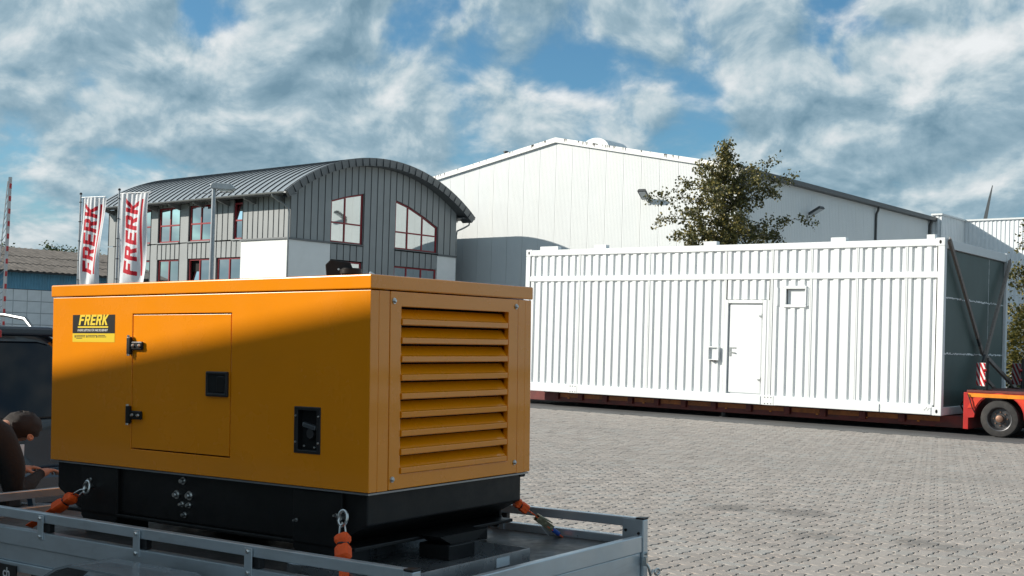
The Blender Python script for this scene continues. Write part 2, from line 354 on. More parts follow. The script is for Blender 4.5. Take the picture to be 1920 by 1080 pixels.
# ------------------------------------------------------------------ ground, road, paving
BYAW, CYAW = .8719, .9055
E1 = Vector((cos(CYAW), sin(CYAW), 0)); E2 = Vector((sin(CYAW), -cos(CYAW), 0))    # away from the yard / along the road
def ground_sheet(name, mat, n0, n1, m0, m1, z, th=.05, parent=None):
    P = lambda n, m: E1*n+E2*m
    pts = [P(n0, m0), P(n1, m0), P(n1, m1), P(n0, m1)]
    mb = MB().add([(p.x, p.y, z) for p in pts]+[(p.x, p.y, z-th) for p in pts], [(0, 1, 2, 3), (7, 6, 5, 4), (0, 4, 5, 1), (1, 5, 6, 2), (2, 6, 7, 3), (3, 7, 4, 0)])
    o = mb.build(name, mat, parent)
    if parent is None: tag(o, {'road': 'grey asphalt strip of road under the low loader', 'paving': 'grey interlocking block paving of the yard'}.get(name, name), 'road' if name == 'road' else 'paving', kind='structure')
    return o
g = MB().add([(-900, -900, -.06), (900, -900, -.06), (900, 1500, -.06), (-900, 1500, -.06)], [(0, 1, 2, 3)]).build('ground', earth, fix=False)
g['kind'] = 'structure'; g['label'] = 'rough grass and earth ground around the yard'
ROADN = 21.74
conc = M('bounce_concrete', (.34, .335, .325), .9, var=.12, scale=.4, world=True, dirt=(.24, .235, .225), dirtamt=.5, dscale=(.3, .3, .3))
ground_sheet('road', asphalt, ROADN, 30.5, -60, 60, -.006)
bounce_apron = ground_sheet('yard', conc, 37.5, 170, -130, 60, -.012); bounce_apron['label'] = 'added pale concrete apron, out of view, bouncing sunlight onto the low hall doors'  # unseen apron, added to bounce sunlight up onto the shaded hall doors
paving = ground_sheet('paving', joint, -40, ROADN-.004, -60, 60, -.020)
# concrete pavers with wavy sides in herringbone bond
PW = .1125; PROF = ((0., 0.), (.20, .10), (.34, .10), (.66, -.10), (.80, -.10))
def edge_pts(a, b, horiz):
    out = []
    for t, h in PROF:
        x = a[0]+(b[0]-a[0])*t; y = a[1]+(b[1]-a[1])*t
        # the offset belongs to the grid edge, so that neighbours interlock
        tt = t if (b[0]+b[1] > a[0]+a[1]) else 1-t
        hh = np.interp(tt, (0, .20, .34, .66, .80, 1), (0, .08, .08, -.08, -.08, 0))
        out.append((x, y+hh) if horiz else (x-hh, y))
    return out
def paver_outline(w, h):
    c = [(0, 0)]; pts = []
    for i in range(w): pts += edge_pts((i, 0), (i+1, 0), True)
    for j in range(h): pts += edge_pts((w, j), (w, j+1), False)
    for i in range(w, 0, -1): pts += edge_pts((i, h), (i-1, h), True)
    for j in range(h, 0, -1): pts += edge_pts((0, j), (0, j-1), False)
    a = np.array(pts, float); c = np.array([w/2, h/2]); a -= c
    g = .0100/PW
    a[:, 0] *= 1-g/w; a[:, 1] *= 1-g/h
    return a*PW
OUT = {0: paver_outline(2, 1), 1: paver_outline(1, 2)}
def paver_template(k, chamfer=True):
    a = OUT[k]; n = len(a); e1 = np.array(E1[:2]); e2 = np.array(E2[:2])
    def lift(q, z): p = q[:, :1]*e1+q[:, 1:]*e2; return np.column_stack([p, np.full(len(q), z)])
    if chamfer:
        sc = np.array([1-.005/np.abs(a[:, 0]).max(), 1-.005/np.abs(a[:, 1]).max()])
        vs = np.vstack([lift(a*sc, 0.), lift(a, -.0035), lift(a, -.03)]); rings = 3
    else: vs = np.vstack([lift(a, 0.), lift(a, -.02)]); rings = 2
    fs = [tuple(range(n-1, -1, -1))]
    for r in range(rings-1): fs += [(r*n+i, r*n+(i+1) % n, (r+1)*n+(i+1) % n, (r+1)*n+i) for i in range(n)]
    return vs, fs
TPL = {(k, c): paver_template(k, c) for k in (0, 1) for c in (True, False)}
cells = []
for i in range(int(3/PW), int(ROADN/PW)):
    for j in range(int(-27/PW), int(9/PW)):
        r = (i-j) % 4
        if r == 0: k, cx, cy = 0, i+1, j+.5
        elif r == 3: k, cx, cy = 1, i+.5, j+1
        else: continue
        if k == 0 and (cx+1)*PW > ROADN-.01: continue
        p = E1*(cx*PW)+E2*(cy*PW)
        if p.y < 6.6 or p.x < -.34*p.y-.3 or p.x > .66*p.y+.4: continue
        cells.append((k, p))
vis = []
for idx, (k, p) in enumerate(cells):
    x, y = proj(p)
    if 1215 < x < 1925 and 800 < y < 1085: vis.append((p.length, idx))
vis.sort(); near = set(i for _, i in vis[:300])
pm = {}
for k in (0, 1):
    vs, fs = TPL[(k, True)]; me = bpy.data.meshes.new('paver'); me.from_pydata(vs.tolist(), [], fs); me.materials.append(pav_o); pm[k] = me
V = []; FS = []; RN = []; off = 0
for idx, (k, p) in enumerate(cells):
    dz = -random.random()*.0035
    if idx in near:
        o = bpy.data.objects.new('paver', pm[k]); COL.objects.link(o); o.parent = paving; o.location = (p.x, p.y, dz)
        o.rotation_euler = (random.gauss(0, .008), random.gauss(0, .008), random.gauss(0, .006)); continue
    vs, fs = TPL[(k, p.length < 15)]
    q = vs.copy(); q[:, 2] += q[:, 0]*random.gauss(0, .008)+q[:, 1]*random.gauss(0, .008)+dz
    V.append(q+np.array([p.x, p.y, 0.])); FS += [tuple(a+off for a in f) for f in fs]; RN += [random.random()]*len(fs); off += len(vs)
me = bpy.data.meshes.new('paver_field'); me.from_pydata(np.vstack(V).tolist(), [], FS); me.materials.append(pav_f)
at = me.attributes.new('rnd', 'FLOAT', 'FACE'); at.data.foreach_set('value', RN)
obj('paver_field', me, paving, kind='stuff')
# the rest of the yard, out of the photograph's view, as sheets flush with the stones
def side_sheet(pts):
    MB().add([(x, y, -.002) for x, y in pts], [tuple(range(len(pts)))]).build('paving_surface', pav_s, paving, fix=False)
cL = lambda y: -.34*y-.42; cR = lambda y: .66*y+.52
A = E1*(ROADN-.02)
def road_x(c):      # where the line x = c*y + k meets the road edge
    k = -.42 if c < 0 else .52
    y = (ROADN-.02-E1.x*k)/(E1.x*c+E1.y); return (c*y+k, y)
la, rb = road_x(-.34), road_x(.66)
farL, farR = A-E2*55, A+E2*55
side_sheet([(farL.x, farL.y), (-45, -20), (60, -20), (farR.x, farR.y), rb, (cR(6.45), 6.45), (cL(6.45), 6.45), la])

# ------------------------------------------------------------------ grey office building with barrel roof
bld = thing('office_building', 'grey zinc office block with barrel roof and red framed windows', 'building', (-12.028, 63.339, 0), BYAW)
UC, RR = 6.55, 12.0
zo = lambda u: -.37+math.sqrt(max(0, RR*RR-(u-UC)**2)); zi = lambda u: zo(u)-.40
BW_, BLn = 13.1, 17.7
box('core', (.35, .35, 0), (BW_-.05, BLn, 8.9), darkin, bld)
# gable head behind the cladding
us = np.linspace(.3, BW_-.05, 30)
MB().prism([(.3, 8.7)]+[(u, zi(u)-.12) for u in us]+[(BW_-.05, 8.7)], .3, BLn-.1).build('gable_core', darkin, bld)
def panel(poly, parent=bld, y0=.02, y1=.12, mat=zinc, name='cladding_panel', rib=True):
    mb = MB().prism(poly, y0, y1)
    if rib:
        x0 = min(p[0] for p in poly); lo = min(p[1] for p in poly if abs(p[0]-x0) < 1e-6); hi = max(p[1] for p in poly if abs(p[0]-x0) < 1e-6)
        mb.cur = 1; mb.prism([(x0-.001, lo+.003), (x0+.020, lo+.003), (x0+.020, hi-.004), (x0-.001, hi-.004)], y0-.030, y0+.01)
        return mb.build(name, [mat, seamm], parent)
    return mb.build(name, mat, parent)
w1 = lambda u: 8.98+(u-2.92)*.30-max(0, u-4.1)*.08                     # head of the left window
W2 = [(7.86, 9.52), (8.93, 9.27), (10.2, 8.80), (11.44, 8.24)]
def w2(u): return float(np.interp(u, [p[0] for p in W2], [p[1] for p in W2]))
def strip(u0, u1, z0, ztop):
    """panels between u0 and u1 with the joints 0.49 m apart"""
    n = max(1, round((u1-u0)/.49)); st = (u1-u0)/n
    for i in range(n):
        a, b = u0+i*st+.003, u0+(i+1)*st-.003
        za = z0(a) if callable(z0) else z0; zb = z0(b) if callable(z0) else z0
        panel([(a, za), (b, zb), (b, ztop(b)), (a, ztop(a))])
strip(.03, 2.90, 6.70, zi); strip(2.90, 5.34, lambda u: w1(u)+.02, zi); strip(2.90, 5.34, 5.74, lambda u: 6.60)
strip(5.34, 7.85, 0., zi); strip(7.85, 11.45, lambda u: w2(u)+.02, zi); strip(7.85, 11.45, 5.70, lambda u: 6.58); strip(11.45, 13.08, 6.66, zi)
for u0, u1, z in ((2.90, 5.34, 2.8), (7.85, 11.45, 2.8)): strip(u0, u1, 2.85, lambda u: 3.6)
box('plaster_wall', (.0, .0, 0), (2.895, .3, 6.58), plaster, bld); box('plaster_wall', (11.455, .0, 0), (BW_, .3, 6.54), plaster, bld)
box('ledge', (-.06, -.07, 6.585), (2.9, .2, 6.69), zdark, bld, .008); box('ledge', (11.44, -.07, 6.545), (BW_+.06, .2, 6.65), zdark, bld, .008)
def window_poly(head, u0, u1, sill, mull, trans, lower_only=False, y=.0, name='window'):
    """glazed opening: frame bars follow a sloping head; panes are its sub-parts"""
    fr = MB(); n = 14; us = [u0+(u1-u0)*i/n for i in range(n+1)]
    t = .085
    for i in range(n):
        a, b = us[i], us[i+1]; fr.prism([(a, head(a)-t), (b, head(b)-t), (b, head(b)), (a, head(a))], y+.10, y+.19)
    fr.box((u0, y+.10, sill), (u0+t, y+.19, head(u0)-t)); fr.box((u1-t, y+.10, sill), (u1, y+.19, head(u1)-t)); fr.box((u0+t, y+.10, sill), (u1-t, y+.19, sill+t))
    xs = [u0+t]+[q for mm in mull for q in (mm-t/2, mm+t/2)]+[u1-t]
    for mm in mull: fr.box((mm-t/2, y+.098, sill+t), (mm+t/2, y+.188, head(mm)-t*1.02))
    wo = fr.build(name, redframe, bld)
    for i in range(0, len(xs), 2):
        a, b = xs[i], xs[i+1]
        rows = [(sill+t, (lambda u: trans-t/2)), (trans+t/2, (lambda u: head(u)-t))] if trans else [(sill+t, (lambda u: head(u)-t))]
        if trans: MB().box((a, y+.102, trans-t/2), (b, y+.186, trans+t/2)).build('transom', redframe, wo)
        for z0, zt in rows:
            k = [a+(b-a)*q/4 for q in range(5)]
            MB().prism([(a, z0), (b, z0)]+[(u, zt(u)) for u in reversed(k)], y+.14+random.uniform(-.004, .004), y+.16).build('pane', glass, wo)
    MB().box((u0-.05, y-.075, sill-.06), (u1+.05, y+.12, sill-.004)).build('window_sill', zdark, wo)
    return wo
window_poly(w1, 2.93, 5.30, 6.70, [3.98], 7.80); window_poly(w2, 7.88, 11.42, 6.70, [8.93, 10.17], 7.70)
for u0, u1, mu in ((2.93, 5.30, [3.98]), (7.88, 11.42, [8.93, 10.17])):
    window_poly(lambda u: 5.68, u0, u1, 3.7, mu, None); window_poly(lambda u: 2.75, u0, u1, .9, mu, None)
# roof pans: one curved strip, shared
NP = 31; v0, v1 = -.62, BLn+.5; pw = (v1-v0)/NP
ths = np.linspace(math.asin(-7.44/RR), math.asin(7.44/RR), 33)
mb = MB(); vs = []; fs = []
for th in ths:
    for (r, y) in ((RR, .0), (RR, pw-.006), (RR-.06, pw-.006), (RR-.06, .0)): vs.append((UC+r*sin(th), y, -.37+r*cos(th)))
for i in range(len(ths)-1): fs += [(i*4+j, i*4+(j+1) % 4, i*4+4+(j+1) % 4, i*4+4+j) for j in range(4)]
fs += [(3, 2, 1, 0), tuple(len(vs)-4+k for k in range(4))]
mb.add(vs, fs); vs = []; fs = []; mb.cur = 1
for th in ths:
    for (r, y) in ((RR-.01, .0), (RR+.05, .0), (RR+.05, .03), (RR-.01, .03)): vs.append((UC+r*sin(th), y, -.37+r*cos(th)))
for i in range(len(ths)-1): fs += [(i*4+j, i*4+(j+1) % 4, i*4+4+(j+1) % 4, i*4+4+j) for j in range(4)]
fs += [(3, 2, 1, 0), tuple(len(vs)-4+k for k in range(4))]
mb.add(vs, fs)
rp = mb.build('roof_panel', [zroof, seamm], bld); rp.location = (0, v0, 0)
for i in range(1, NP): share('roof_panel', rp, bld, (0, v0+i*pw, 0))
# verge fascia in short pieces, each turned about the centre of the arch
nf = 30; da = (ths[-1]-ths[0])/nf
mb = MB(); vs = []
for a in (-da/2+.0006, 0, da/2-.0006):
    for (r, y) in ((RR+.03, -.10), (RR+.03, .08), (RR-.40, .08), (RR-.40, -.06)): vs.append((r*sin(a), y, r*cos(a)))
fs = []
for i in range(2): fs += [(i*4+j, i*4+(j+1) % 4, i*4+4+(j+1) % 4, i*4+4+j) for j in range(4)]
fs += [(3, 2, 1, 0), (8, 9, 10, 11)]
mb.add(vs, fs); mb.cur = 1; a = -da/2+.0008; mb.add([(r*sin(a+q), -.118, r*cos(a+q)) for q in (0, .0016) for r in (RR-.405, RR+.035)]+[(r*sin(a+q), -.05, r*cos(a+q)) for q in (0, .0016) for r in (RR-.405, RR+.035)], [(0, 1, 3, 2), (4, 6, 7, 5), (0, 2, 6, 4), (1, 5, 7, 3), (0, 4, 5, 1), (2, 3, 7, 6)])
f0 = mb.build('fascia_panel', [zdark, seamm], bld)
for i in range(nf):
    o = f0 if i == 0 else share('fascia_panel', f0, bld)
    o.location = (UC, v0-.02, -.37); o.rotation_euler = (0, ths[0]+da*(i+.5), 0)
# soffit under the verge
vs = []; fs = []
for th in ths:
    for y in (v0+.05, .1): vs.append((UC+(RR-.39)*sin(th), y, -.37+(RR-.39)*cos(th)))
for i in range(len(ths)-1): fs.append((i*2, i*2+1, i*2+3, i*2+2))
MB().add(vs, fs).build('soffit', zdark, bld)
MB().lathe([(0, 0), (.10, 0), (.10, .22), (0, .22)], (7.3, .2, zo(7.3)-.02), (0, 0, 1), 10).build('roof_vent', gutterm, bld)
for side in (0, 1):
    x = UC-7.46 if side == 0 else UC+7.46
    z = zo(x)+.0
    mb = MB(); arc = [(x+.085*cos(a), z-.02+.085*sin(a)) for a in np.linspace(pi, 2*pi, 9)]
    prof = arc+[(x+.078*cos(a), z-.02+.078*sin(a)) for a in np.linspace(2*pi, pi, 9)]
    mb.prism(prof, v0+.0, v1); mb.build('gutter', galvpipe, bld)
    # eave soffit board and rafters' feet
    xi = .0 if side == 0 else BW_
    mb = MB(); mb.prism([(x+(.1 if side == 0 else -.1), z-.12), (xi, z-.06), (xi, z+.0), (x+(.1 if side == 0 else -.1), z-.06)], v0+.1, v1-.1); mb.build('eave_soffit', zdark, bld)
    for k in range(8):
        v = .6+k*2.35
        MB().prism([(xi, z-.42), (xi, z-.12), (x+(.14 if side == 0 else -.14), z-.14), (x+(.16 if side == 0 else -.16), z-.2)], v, v+.14).build('rafter_foot', galvpipe, bld)
# swan-neck downpipes
MB().tube([(-.90, .42, 9.02), (-.90, .40, 8.86), (-.75, .35, 8.72), (-.35, .15, 8.45), (-.14, -.02, 8.25), (-.10, -.04, 8.0), (-.10, -.04, 4), (-.10, -.04, .1)], .052, 10).build('downpipe', galvpipe, bld, smooth=True)
MB().tube([(13.95, -.3, 8.86), (13.92, -.28, 8.62), (13.6, -.15, 8.42), (13.22, .06, 8.2), (13.2, .1, 7.9), (13.2, .1, .1)], .052, 10).build('downpipe', galvpipe, bld, smooth=True)
# long side (u = 0, facing -x)
sideE = bpy.data.objects.new('side_wall', None); COL.objects.link(sideE); sideE.parent = bld; sideE.matrix_local = Matrix(((0, 1, 0, 0), (-1, 0, 0, 0), (0, 0, 1, 0), (0, 0, 0, 1)))
# local frame of sideE: x' = -v, y' = u, z
def spanel(v0_, v1_, z0, z1, pitch=.46):
    n = max(1, round((v1_-v0_)/pitch)); st = (v1_-v0_)/n
    for i in range(n): panel([(-(v0_+(i+1)*st)+.003, z0), (-(v0_+i*st)-.003, z0), (-(v0_+i*st)-.003, z1), (-(v0_+(i+1)*st)+.003, z1)], sideE)
def swindow(va, vb, sill, head, mull=True, trans=None, openp=False):
    y = .02; t = .085; xa, xb = -vb, -va; fr = MB()
    fr.box((xa, y+.1, sill), (xa+t, y+.2, head)); fr.box((xb-t, y+.1, sill), (xb, y+.2, head)); fr.box((xa+t, y+.1, sill), (xb-t, y+.2, sill+t)); fr.box((xa+t, y+.1, head-t), (xb-t, y+.2, head))
    cx = (xa+xb)/2; cols = [(xa+t, cx-t/2), (cx+t/2, xb-t)] if mull else [(xa+t, xb-t)]
    if mull: fr.box((cx-t/2, y+.098, sill+t), (cx+t/2, y+.198, head-t))
    if trans:
        for a, b in cols: fr.box((a, y+.099, trans-t/2), (b, y+.199, trans+t/2))
    wo = fr.build('window', redframe, sideE)
    rows = [(sill+t, trans-t/2), (trans+t/2, head-t)] if trans else [(sill+t, head-t)]
    for ci, (a, b) in enumerate(cols):
        for (z0, z1) in rows:
            if openp and ci == 0 and z1 > head-t-.01:
                o = MB().prism([(a, z0), (b, z0), (b, z1), (a, z1)], 0, .03).build('pane', glass, wo); o.location = (0, y+.13, 0)
                o.matrix_local = Matrix.Translation((0, y+.14, z0)) @ Matrix.Rotation(rad(-9), 4, 'X') @ Matrix.Translation((0, 0, -z0))
            else: MB().box((a, y+.145, z0), (b, y+.165, z1)).build('pane', glass, wo)
    MB().box((xa-.06, y-.09, sill-.07), (xb+.06, y+.1, sill-.006)).build('window_sill', galvpipe, wo)
bays = [(4.2, 6.4), (7.05, 9.15), (10.1, 12.25), (13.1, 15.25)]
for k, (a, b) in enumerate(bays):
    if k == 0: swindow(4.12, 4.95, 6.74, 8.78, False, 7.8, True); spanel(4.95, 6.95, 6.72, 8.95)
    else: swindow(a, b, 6.74, 8.80, True, 7.76)
    for z in (3.72, .8): swindow(a, b, z, z+2.0 if z > 2 else 2.8, True, None, k == 1)
    spanel(a-.05, b+.05, 5.74, 6.64)
    spanel(a-.05, b+.05, 2.85, 3.6)
for a, b in ((6.45, 7.0), (9.2, 10.05), (12.3, 13.05), (15.3, 17.7)):
    spanel(a, b, 0, 6.64, .85)
    if a > 7: spanel(a, b, 6.7, 8.95, .85)
for a, b in ((7.0, 9.2), (10.05, 12.3), (13.05, 15.3)): spanel(a, b, 8.82, 8.98)
spanel(.06, 4.1, 6.72, 8.98)
MB().box((-4.15, .0, 0), (-.31, .2, 6.60)).build('plaster_wall', plaster, sideE)
MB().box((-4.2, -.075, 6.605), (.0, .2, 6.70)).build('ledge', zdark, sideE, bevel=.008)

# ------------------------------------------------------------------ white warehouse
KW = 71.5/70
wh = thing('warehouse', 'large white sheet metal warehouse with low gable roof', 'warehouse', (2.3165*KW, 70*KW, CH*(1-KW)), BYAW-pi/2)
wh.scale = (KW,)*3
SR, SLf, WR, WL = .205, .168, 12.2, 12.2
ztop = lambda s: 13.30-(SR*s if s > 0 else -SLf*s)
box('core', (-WL+.2, .25, 0), (WR-.25, 44, 10.4), darkin, wh)
def ribbed(name, poly, parent, y0, y1, m=whall): return MB().prism(poly, y0, y1).build(name, m, parent)
PWD = 1.212
k0 = -10
for k in range(k0, 11):
    a, b = k*PWD, (k+1)*PWD
    a2, b2 = max(a, -WL)+.011, min(b, WR)-.011
    if b2-a2 < .05: continue
    mb = MB().prism([(a2, 0), (b2, 0), (b2, ztop(b2)), (a2, ztop(a2))], .0, .1)
    nr = 12       # fine pressed ribs of the sandwich panel
    for r in range(1, nr):
        x = a2+(b2-a2)*r/nr; mb.prism([(x-.010, .05), (x+.010, .05), (x+.004, ztop(x)-.05), (x-.004, ztop(x)-.05)], -.005, .02)
    mb.build('wall_panel', whall, wh)
MB().prism([(-WL+.02, 0), (WR-.02, 0), (WR-.02, ztop(WR)-.02), (0, 13.28), (-WL+.02, ztop(-WL)-.02)], .06, .24).build('joint_backing', M('joint_grey', (.10, .105, .11), .8), wh)
# verge trim with weather streaks
for (sa, sb) in ((-WL-.15, 0), (0, WR+.12)):
    za, zb = ztop(sa), ztop(sb)
    n = 5; 
    for i in range(n):
        a = sa+(sb-sa)*i/n+.004; b = sa+(sb-sa)*(i+1)/n-.004; fa = za+(zb-za)*i/n; fb = za+(zb-za)*(i+1)/n
        MB().prism([(a, fa-.01), (b, fb-.01), (b, fb+.28), (a, fa+.28)], -.14, .02).build('verge_trim', fascia_m, wh)
    rs = random.Random(3 if sa < 0 else 5); mb = MB()
    for i in range(26 if sa < 0 else 30):
        s = sa+(sb-sa)*rs.random()
        if s > 0 and rs.random() < .4: s = 1.5+3.6*rs.random()
        z = ztop(s); h = rs.uniform(.08, .27); w = rs.uniform(.02, .075)
        nn = 5; L_ = [(s-w*(1-q/nn)*rs.uniform(.5, 1), z+.275-h*q/nn) for q in range(nn)]; Rr = [(s+w*(1-q/nn)*rs.uniform(.5, 1), z+.275-h*q/nn) for q in range(nn)]
        mb.prism(L_+Rr[::-1], -.1435, -.139)
    mb.build('weather_streak', dirtstain, wh)
# roof slabs
rfm = M('warehouse_roof', (.40, .41, .41), .6, var=.15, scale=.6)
MB().prism([(0, 13.30), (WR+.35, ztop(WR+.35)), (WR+.35, ztop(WR+.35)+.2), (0, 13.50)], -.1, 45).build('roof', rfm, wh)
MB().prism([(-WL-.35, ztop(-WL-.35)), (-.003, 13.298), (-.003, 13.498), (-WL-.35, ztop(-WL-.35)+.2)], -.1, 45).build('roof', rfm, wh)
vs = []; n = 18
mb = MB(); dome = [(2.35+1.0*cos(a), 12.80+.66*sin(a)) for a in np.linspace(pi, 0, 15)]
mb.prism(dome, .6, 2.6).build('roof_light', M('opal_dome', (.66, .70, .72), .35, var=.05), wh)
MB().lathe([(.0, 0), (.10, 0), (.10, .34), (.15, .34), (.15, .42), (.11, .42), (.11, .58), (.16, .58), (.16, .66), (0, .66)], (-4.6, .8, 12.60), (0, 0, 1), 14).build('chimney_flue', gutterm, wh)
# long shaded side wall with gutter
whs = bpy.data.objects.new('side_wall', None); COL.objects.link(whs); whs.parent = wh; whs.matrix_local = Matrix(((0, -1, 0, WR), (1, 0, 0, 0), (0, 0, 1, 0), (0, 0, 0, 1)))
# local: x' = d (depth), y' = inwards (-s)
for k in range(0, 37):
    a = .0+k*1.212+.007; b = (k+1)*1.212-.007
    mb = MB().prism([(a, 0), (b, 0), (b, 10.72), (a, 10.72)], .0, .1)
    for r in range(1, 6): x = a+(b-a)*r/6; mb.box((x-.006, -.004, .05), (x+.006, .02, 10.7))
    mb.build('wall_panel', whall, whs)
MB().box((.1, .05, 0), (44, .22, 10.7)).build('joint_backing', MATS['joint_grey'], whs)
MB().box((-.2, -.40, 10.70), (27.2, -.003, 10.98)).build('eave_gutter', gutterm, whs, bevel=.03)
MB().tube([(17.5, -.22, 10.7), (17.5, -.20, 10.5), (17.5, -.09, 10.3), (17.5, -.07, 10.0), (17.5, -.07, .1)], .075, 10).build('downpipe', gutterm, whs, smooth=True)
MB().tube([(26.6, -.22, 10.7), (26.6, -.10, 10.4), (26.6, -.07, 10.0), (26.6, -.07, .1)], .11, 10).build('downpipe', gutterm, whs, smooth=True)
def floodlight(parent_frame, loc, rotz, label, tilt, turn):
    t = thing('floodlight', label, 'floodlight', (0, 0, 0), group='floodlights on the white warehouse')
    t.matrix_world = parent_frame @ Matrix.Translation(loc) @ Matrix.Rotation(rotz, 4, 'Z')
    mb = MB(); mb.box((-.09, -.05, -.14), (.09, -.001, .14)); mb.build('wall_plate', galvpipe, t)
    MB().tube([(0, -.03, .0), (0, -.22, .02), (0, -.42, .18)], .03, 8).build('arm', galvpipe, t, smooth=True)
    h = MB(); h.prism([(-.26, -.06), (.26, -.06), (.22, .07), (-.22, .07)], -.42, .42); h.box((-.2, -.40, .07), (.2, .40, .10))
    o = h.build('lamp_head', gutterm, t, bevel=.012); o.matrix_local = Matrix.Translation((0, -.55, .36)) @ Matrix.Rotation(turn, 4, 'Z') @ Matrix.Rotation(tilt, 4, 'X')
    g = MB().box((-.20, -.36, -.072), (.20, .36, -.061)).build('lens', M('lamp_lens', (.45, .48, .5), .1, var=.05), o)
WHM = Matrix.Translation((2.3165*KW, 70*KW, CH*(1-KW))) @ Matrix.Rotation(BYAW-pi/2, 4, 'Z') @ Matrix.Scale(KW, 4)
floodlight(WHM, (6.65, 0, 9.42), 0, 'floodlight on the sunlit warehouse gable left of the birch, casting a shadow', rad(-28), rad(12))
floodlight(WHM, (WR, 8.0, 9.10), pi/2, 'floodlight on the shaded warehouse side wall right of the birch', rad(-25), rad(-8))

# ------------------------------------------------------------------ white trapezoid sheet annex
ax = thing('annex', 'white trapezoid sheet annex with flat parapet beyond the warehouse', 'building', (2.3165*KW, 70*KW, CH*(1-KW)), BYAW-pi/2)
ax.scale = (KW,)*3
def corr(x0, x1, z0, z1, pitch, depth, y, outw=.38, slope=.16, th=.02):
    """trapezoid sheet facing -y"""
    pts = []; x = x0
    while x < x1-1e-4:
        for (f, d) in ((0, 0), (outw, 0), (outw+slope, depth), (1-slope, depth)):
            xx = x+f*pitch
            if xx <= x1: pts.append((xx, y+d))
        x += pitch
    pts.append((x1, y))
    n = len(pts); vs = [(a, b, z0) for a, b in pts]+[(a, b, z1) for a, b in pts]+[(a, b+th, z0) for a, b in pts]+[(a, b+th, z1) for a, b in pts]
    fs = []
    for i in range(n-1): fs += [(i, i+1, n+i+1, n+i), (2*n+i+1, 2*n+i, 3*n+i, 3*n+i+1), (n+i, n+i+1, 3*n+i+1, 3*n+i), (i+1, i, 2*n+i, 2*n+i+1)]
    fs += [(0, n, 3*n, 2*n), (n-1, 3*n-1, 4*n-1, 2*n-1)]
    return vs, fs
ZA = 11.25
MB().box((WR+.3, 27.3, 0), (WR+.62, 31.9, ZA-.1)).build('core', darkin, ax); MB().box((WR+.62, 31.9, 0), (36, 60, ZA-.2)).build('core', darkin, ax)
MB().add(*corr(WR+.02, WR+.70, 0, ZA-.12, .34, .045, 27.1)).build('sheet_wall', corrw, ax, fix=False)
vs, fs = corr(27.1, 31.75, 0, ZA-.12, .30, .045, 0)
MB().add([(WR+.70-y, x, z) for x, y, z in vs], fs).build('sheet_wall', corrw, ax)
MB().add(*corr(WR+.71, 38, 0, ZA-.12, .30, .045, 31.7)).build('sheet_wall', corrw, ax, fix=False)
MB().box((WR, 27.0, ZA-.12), (WR+.78, 27.25, ZA)).build('parapet_cap', whall, ax); MB().box((WR+.55, 27.25, ZA-.12), (WR+.78, 31.6, ZA)).build('parapet_cap', whall, ax); MB().box((WR+.55, 31.6, ZA-.12), (38, 31.85, ZA)).build('parapet_cap', whall, ax)
# far wind turbine, one blade showing above the annex roof
wt = thing('wind_turbine', 'far wind turbine with one slender blade showing above the annex roof', 'wind turbine', (235, 600, 0), -.3)
tm = M('turbine_grey', (.13, .14, .15), .5)
MB().tube([(0, 0, 0), (0, 0, 55)], [2.0, 1.2], 16).build('tower', tm, wt, smooth=True)
MB().lathe([(0, -3.4), (.9, -3), (1.3, -2), (1.3, 3), (0, 3.6)], (0, 0, 56), (0, 1, 0), 16).build('nacelle', tm, wt, smooth=True)
for k in range(3):
    pts = [(0, 0), (1.4, 3), (1.9, 7), (1.5, 16), (.9, 25), (.2, 31)]; mb = MB(); vs = []; fs = []
    for (w, r) in pts: vs += [(-w*.3-.1+(r/31)**2*1.5, -.12-.0*r, r), (w*.7+.1+(r/31)**2*1.5, -.12, r), (w*.7+.1+(r/31)**2*1.5, .12, r), (-w*.3-.1+(r/31)**2*1.5, .12, r)]
    for i in range(len(pts)-1): fs += [(i*4+j, i*4+(j+1) % 4, i*4+4+(j+1) % 4, i*4+4+j) for j in range(4)]
    fs += [(3, 2, 1, 0), tuple(len(vs)-4+q for q in range(4))]
    o = mb.add(vs, fs).build('blade', tm, wt); o.location = (0, -3.2, 56); o.rotation_euler = (0, rad(7)+k*2*pi/3, 0)

# ------------------------------------------------------------------ blue low hall on the left
lh = thing('low_hall', 'low hall with mossy grey roof, blue band and white sectional doors', 'building', (-36.76, 85, 0), BYAW)
box('core', (-14.8, .3, 0), (24, 15.8, 5.2), darkin, lh)
MB().add(*corr(-15, 24, 4.22, 5.5, .21, .04, .0)).build('blue_band', bluec, lh, fix=False)
n = 64   # corrugated roof sheets in bands
pr = []
for (ya, yb, nm) in ((-.35, 2.3, 0), (2.2, 4.9, 1), (4.8, 8.2, 2)):
    for k in range(20):
        x0 = -15+k*2.0; vs = []; fs = []; ns = 16
        for i in range(ns+1):
            x = x0+2.0*i/ns-(.0 if i < ns else .01); w = .03*sin(2*pi*i/4)
            for y in (ya, yb): vs.append((x, y, 5.52+(y+.35)*.262+w+.03*(1-(y-ya)/(yb-ya))))
        for i in range(ns): fs.append((i*2, i*2+2, i*2+3, i*2+1))
        o = len(vs); vs += [(a, b, c-.03) for a, b, c in vs[:o]]; fs += [tuple(reversed([q+o for q in f])) for f in fs]
        MB().add(vs, fs).build('roof_sheet', moss, lh, fix=False)
MB().prism([(8.25, 7.75), (16, 5.6), (16, 5.5), (-.2, 5.4)], -15, 24, 'x').build('roof_back', moss, lh)
MB().box((-15, -.5, 5.40), (24, -.36, 5.5)).build('gutter', gutterm, lh)
cell = MB().box((.025, .03, .025), (1.045, .09, .83)).build('door_panel', doorw, lh, bevel=.012)
first = True
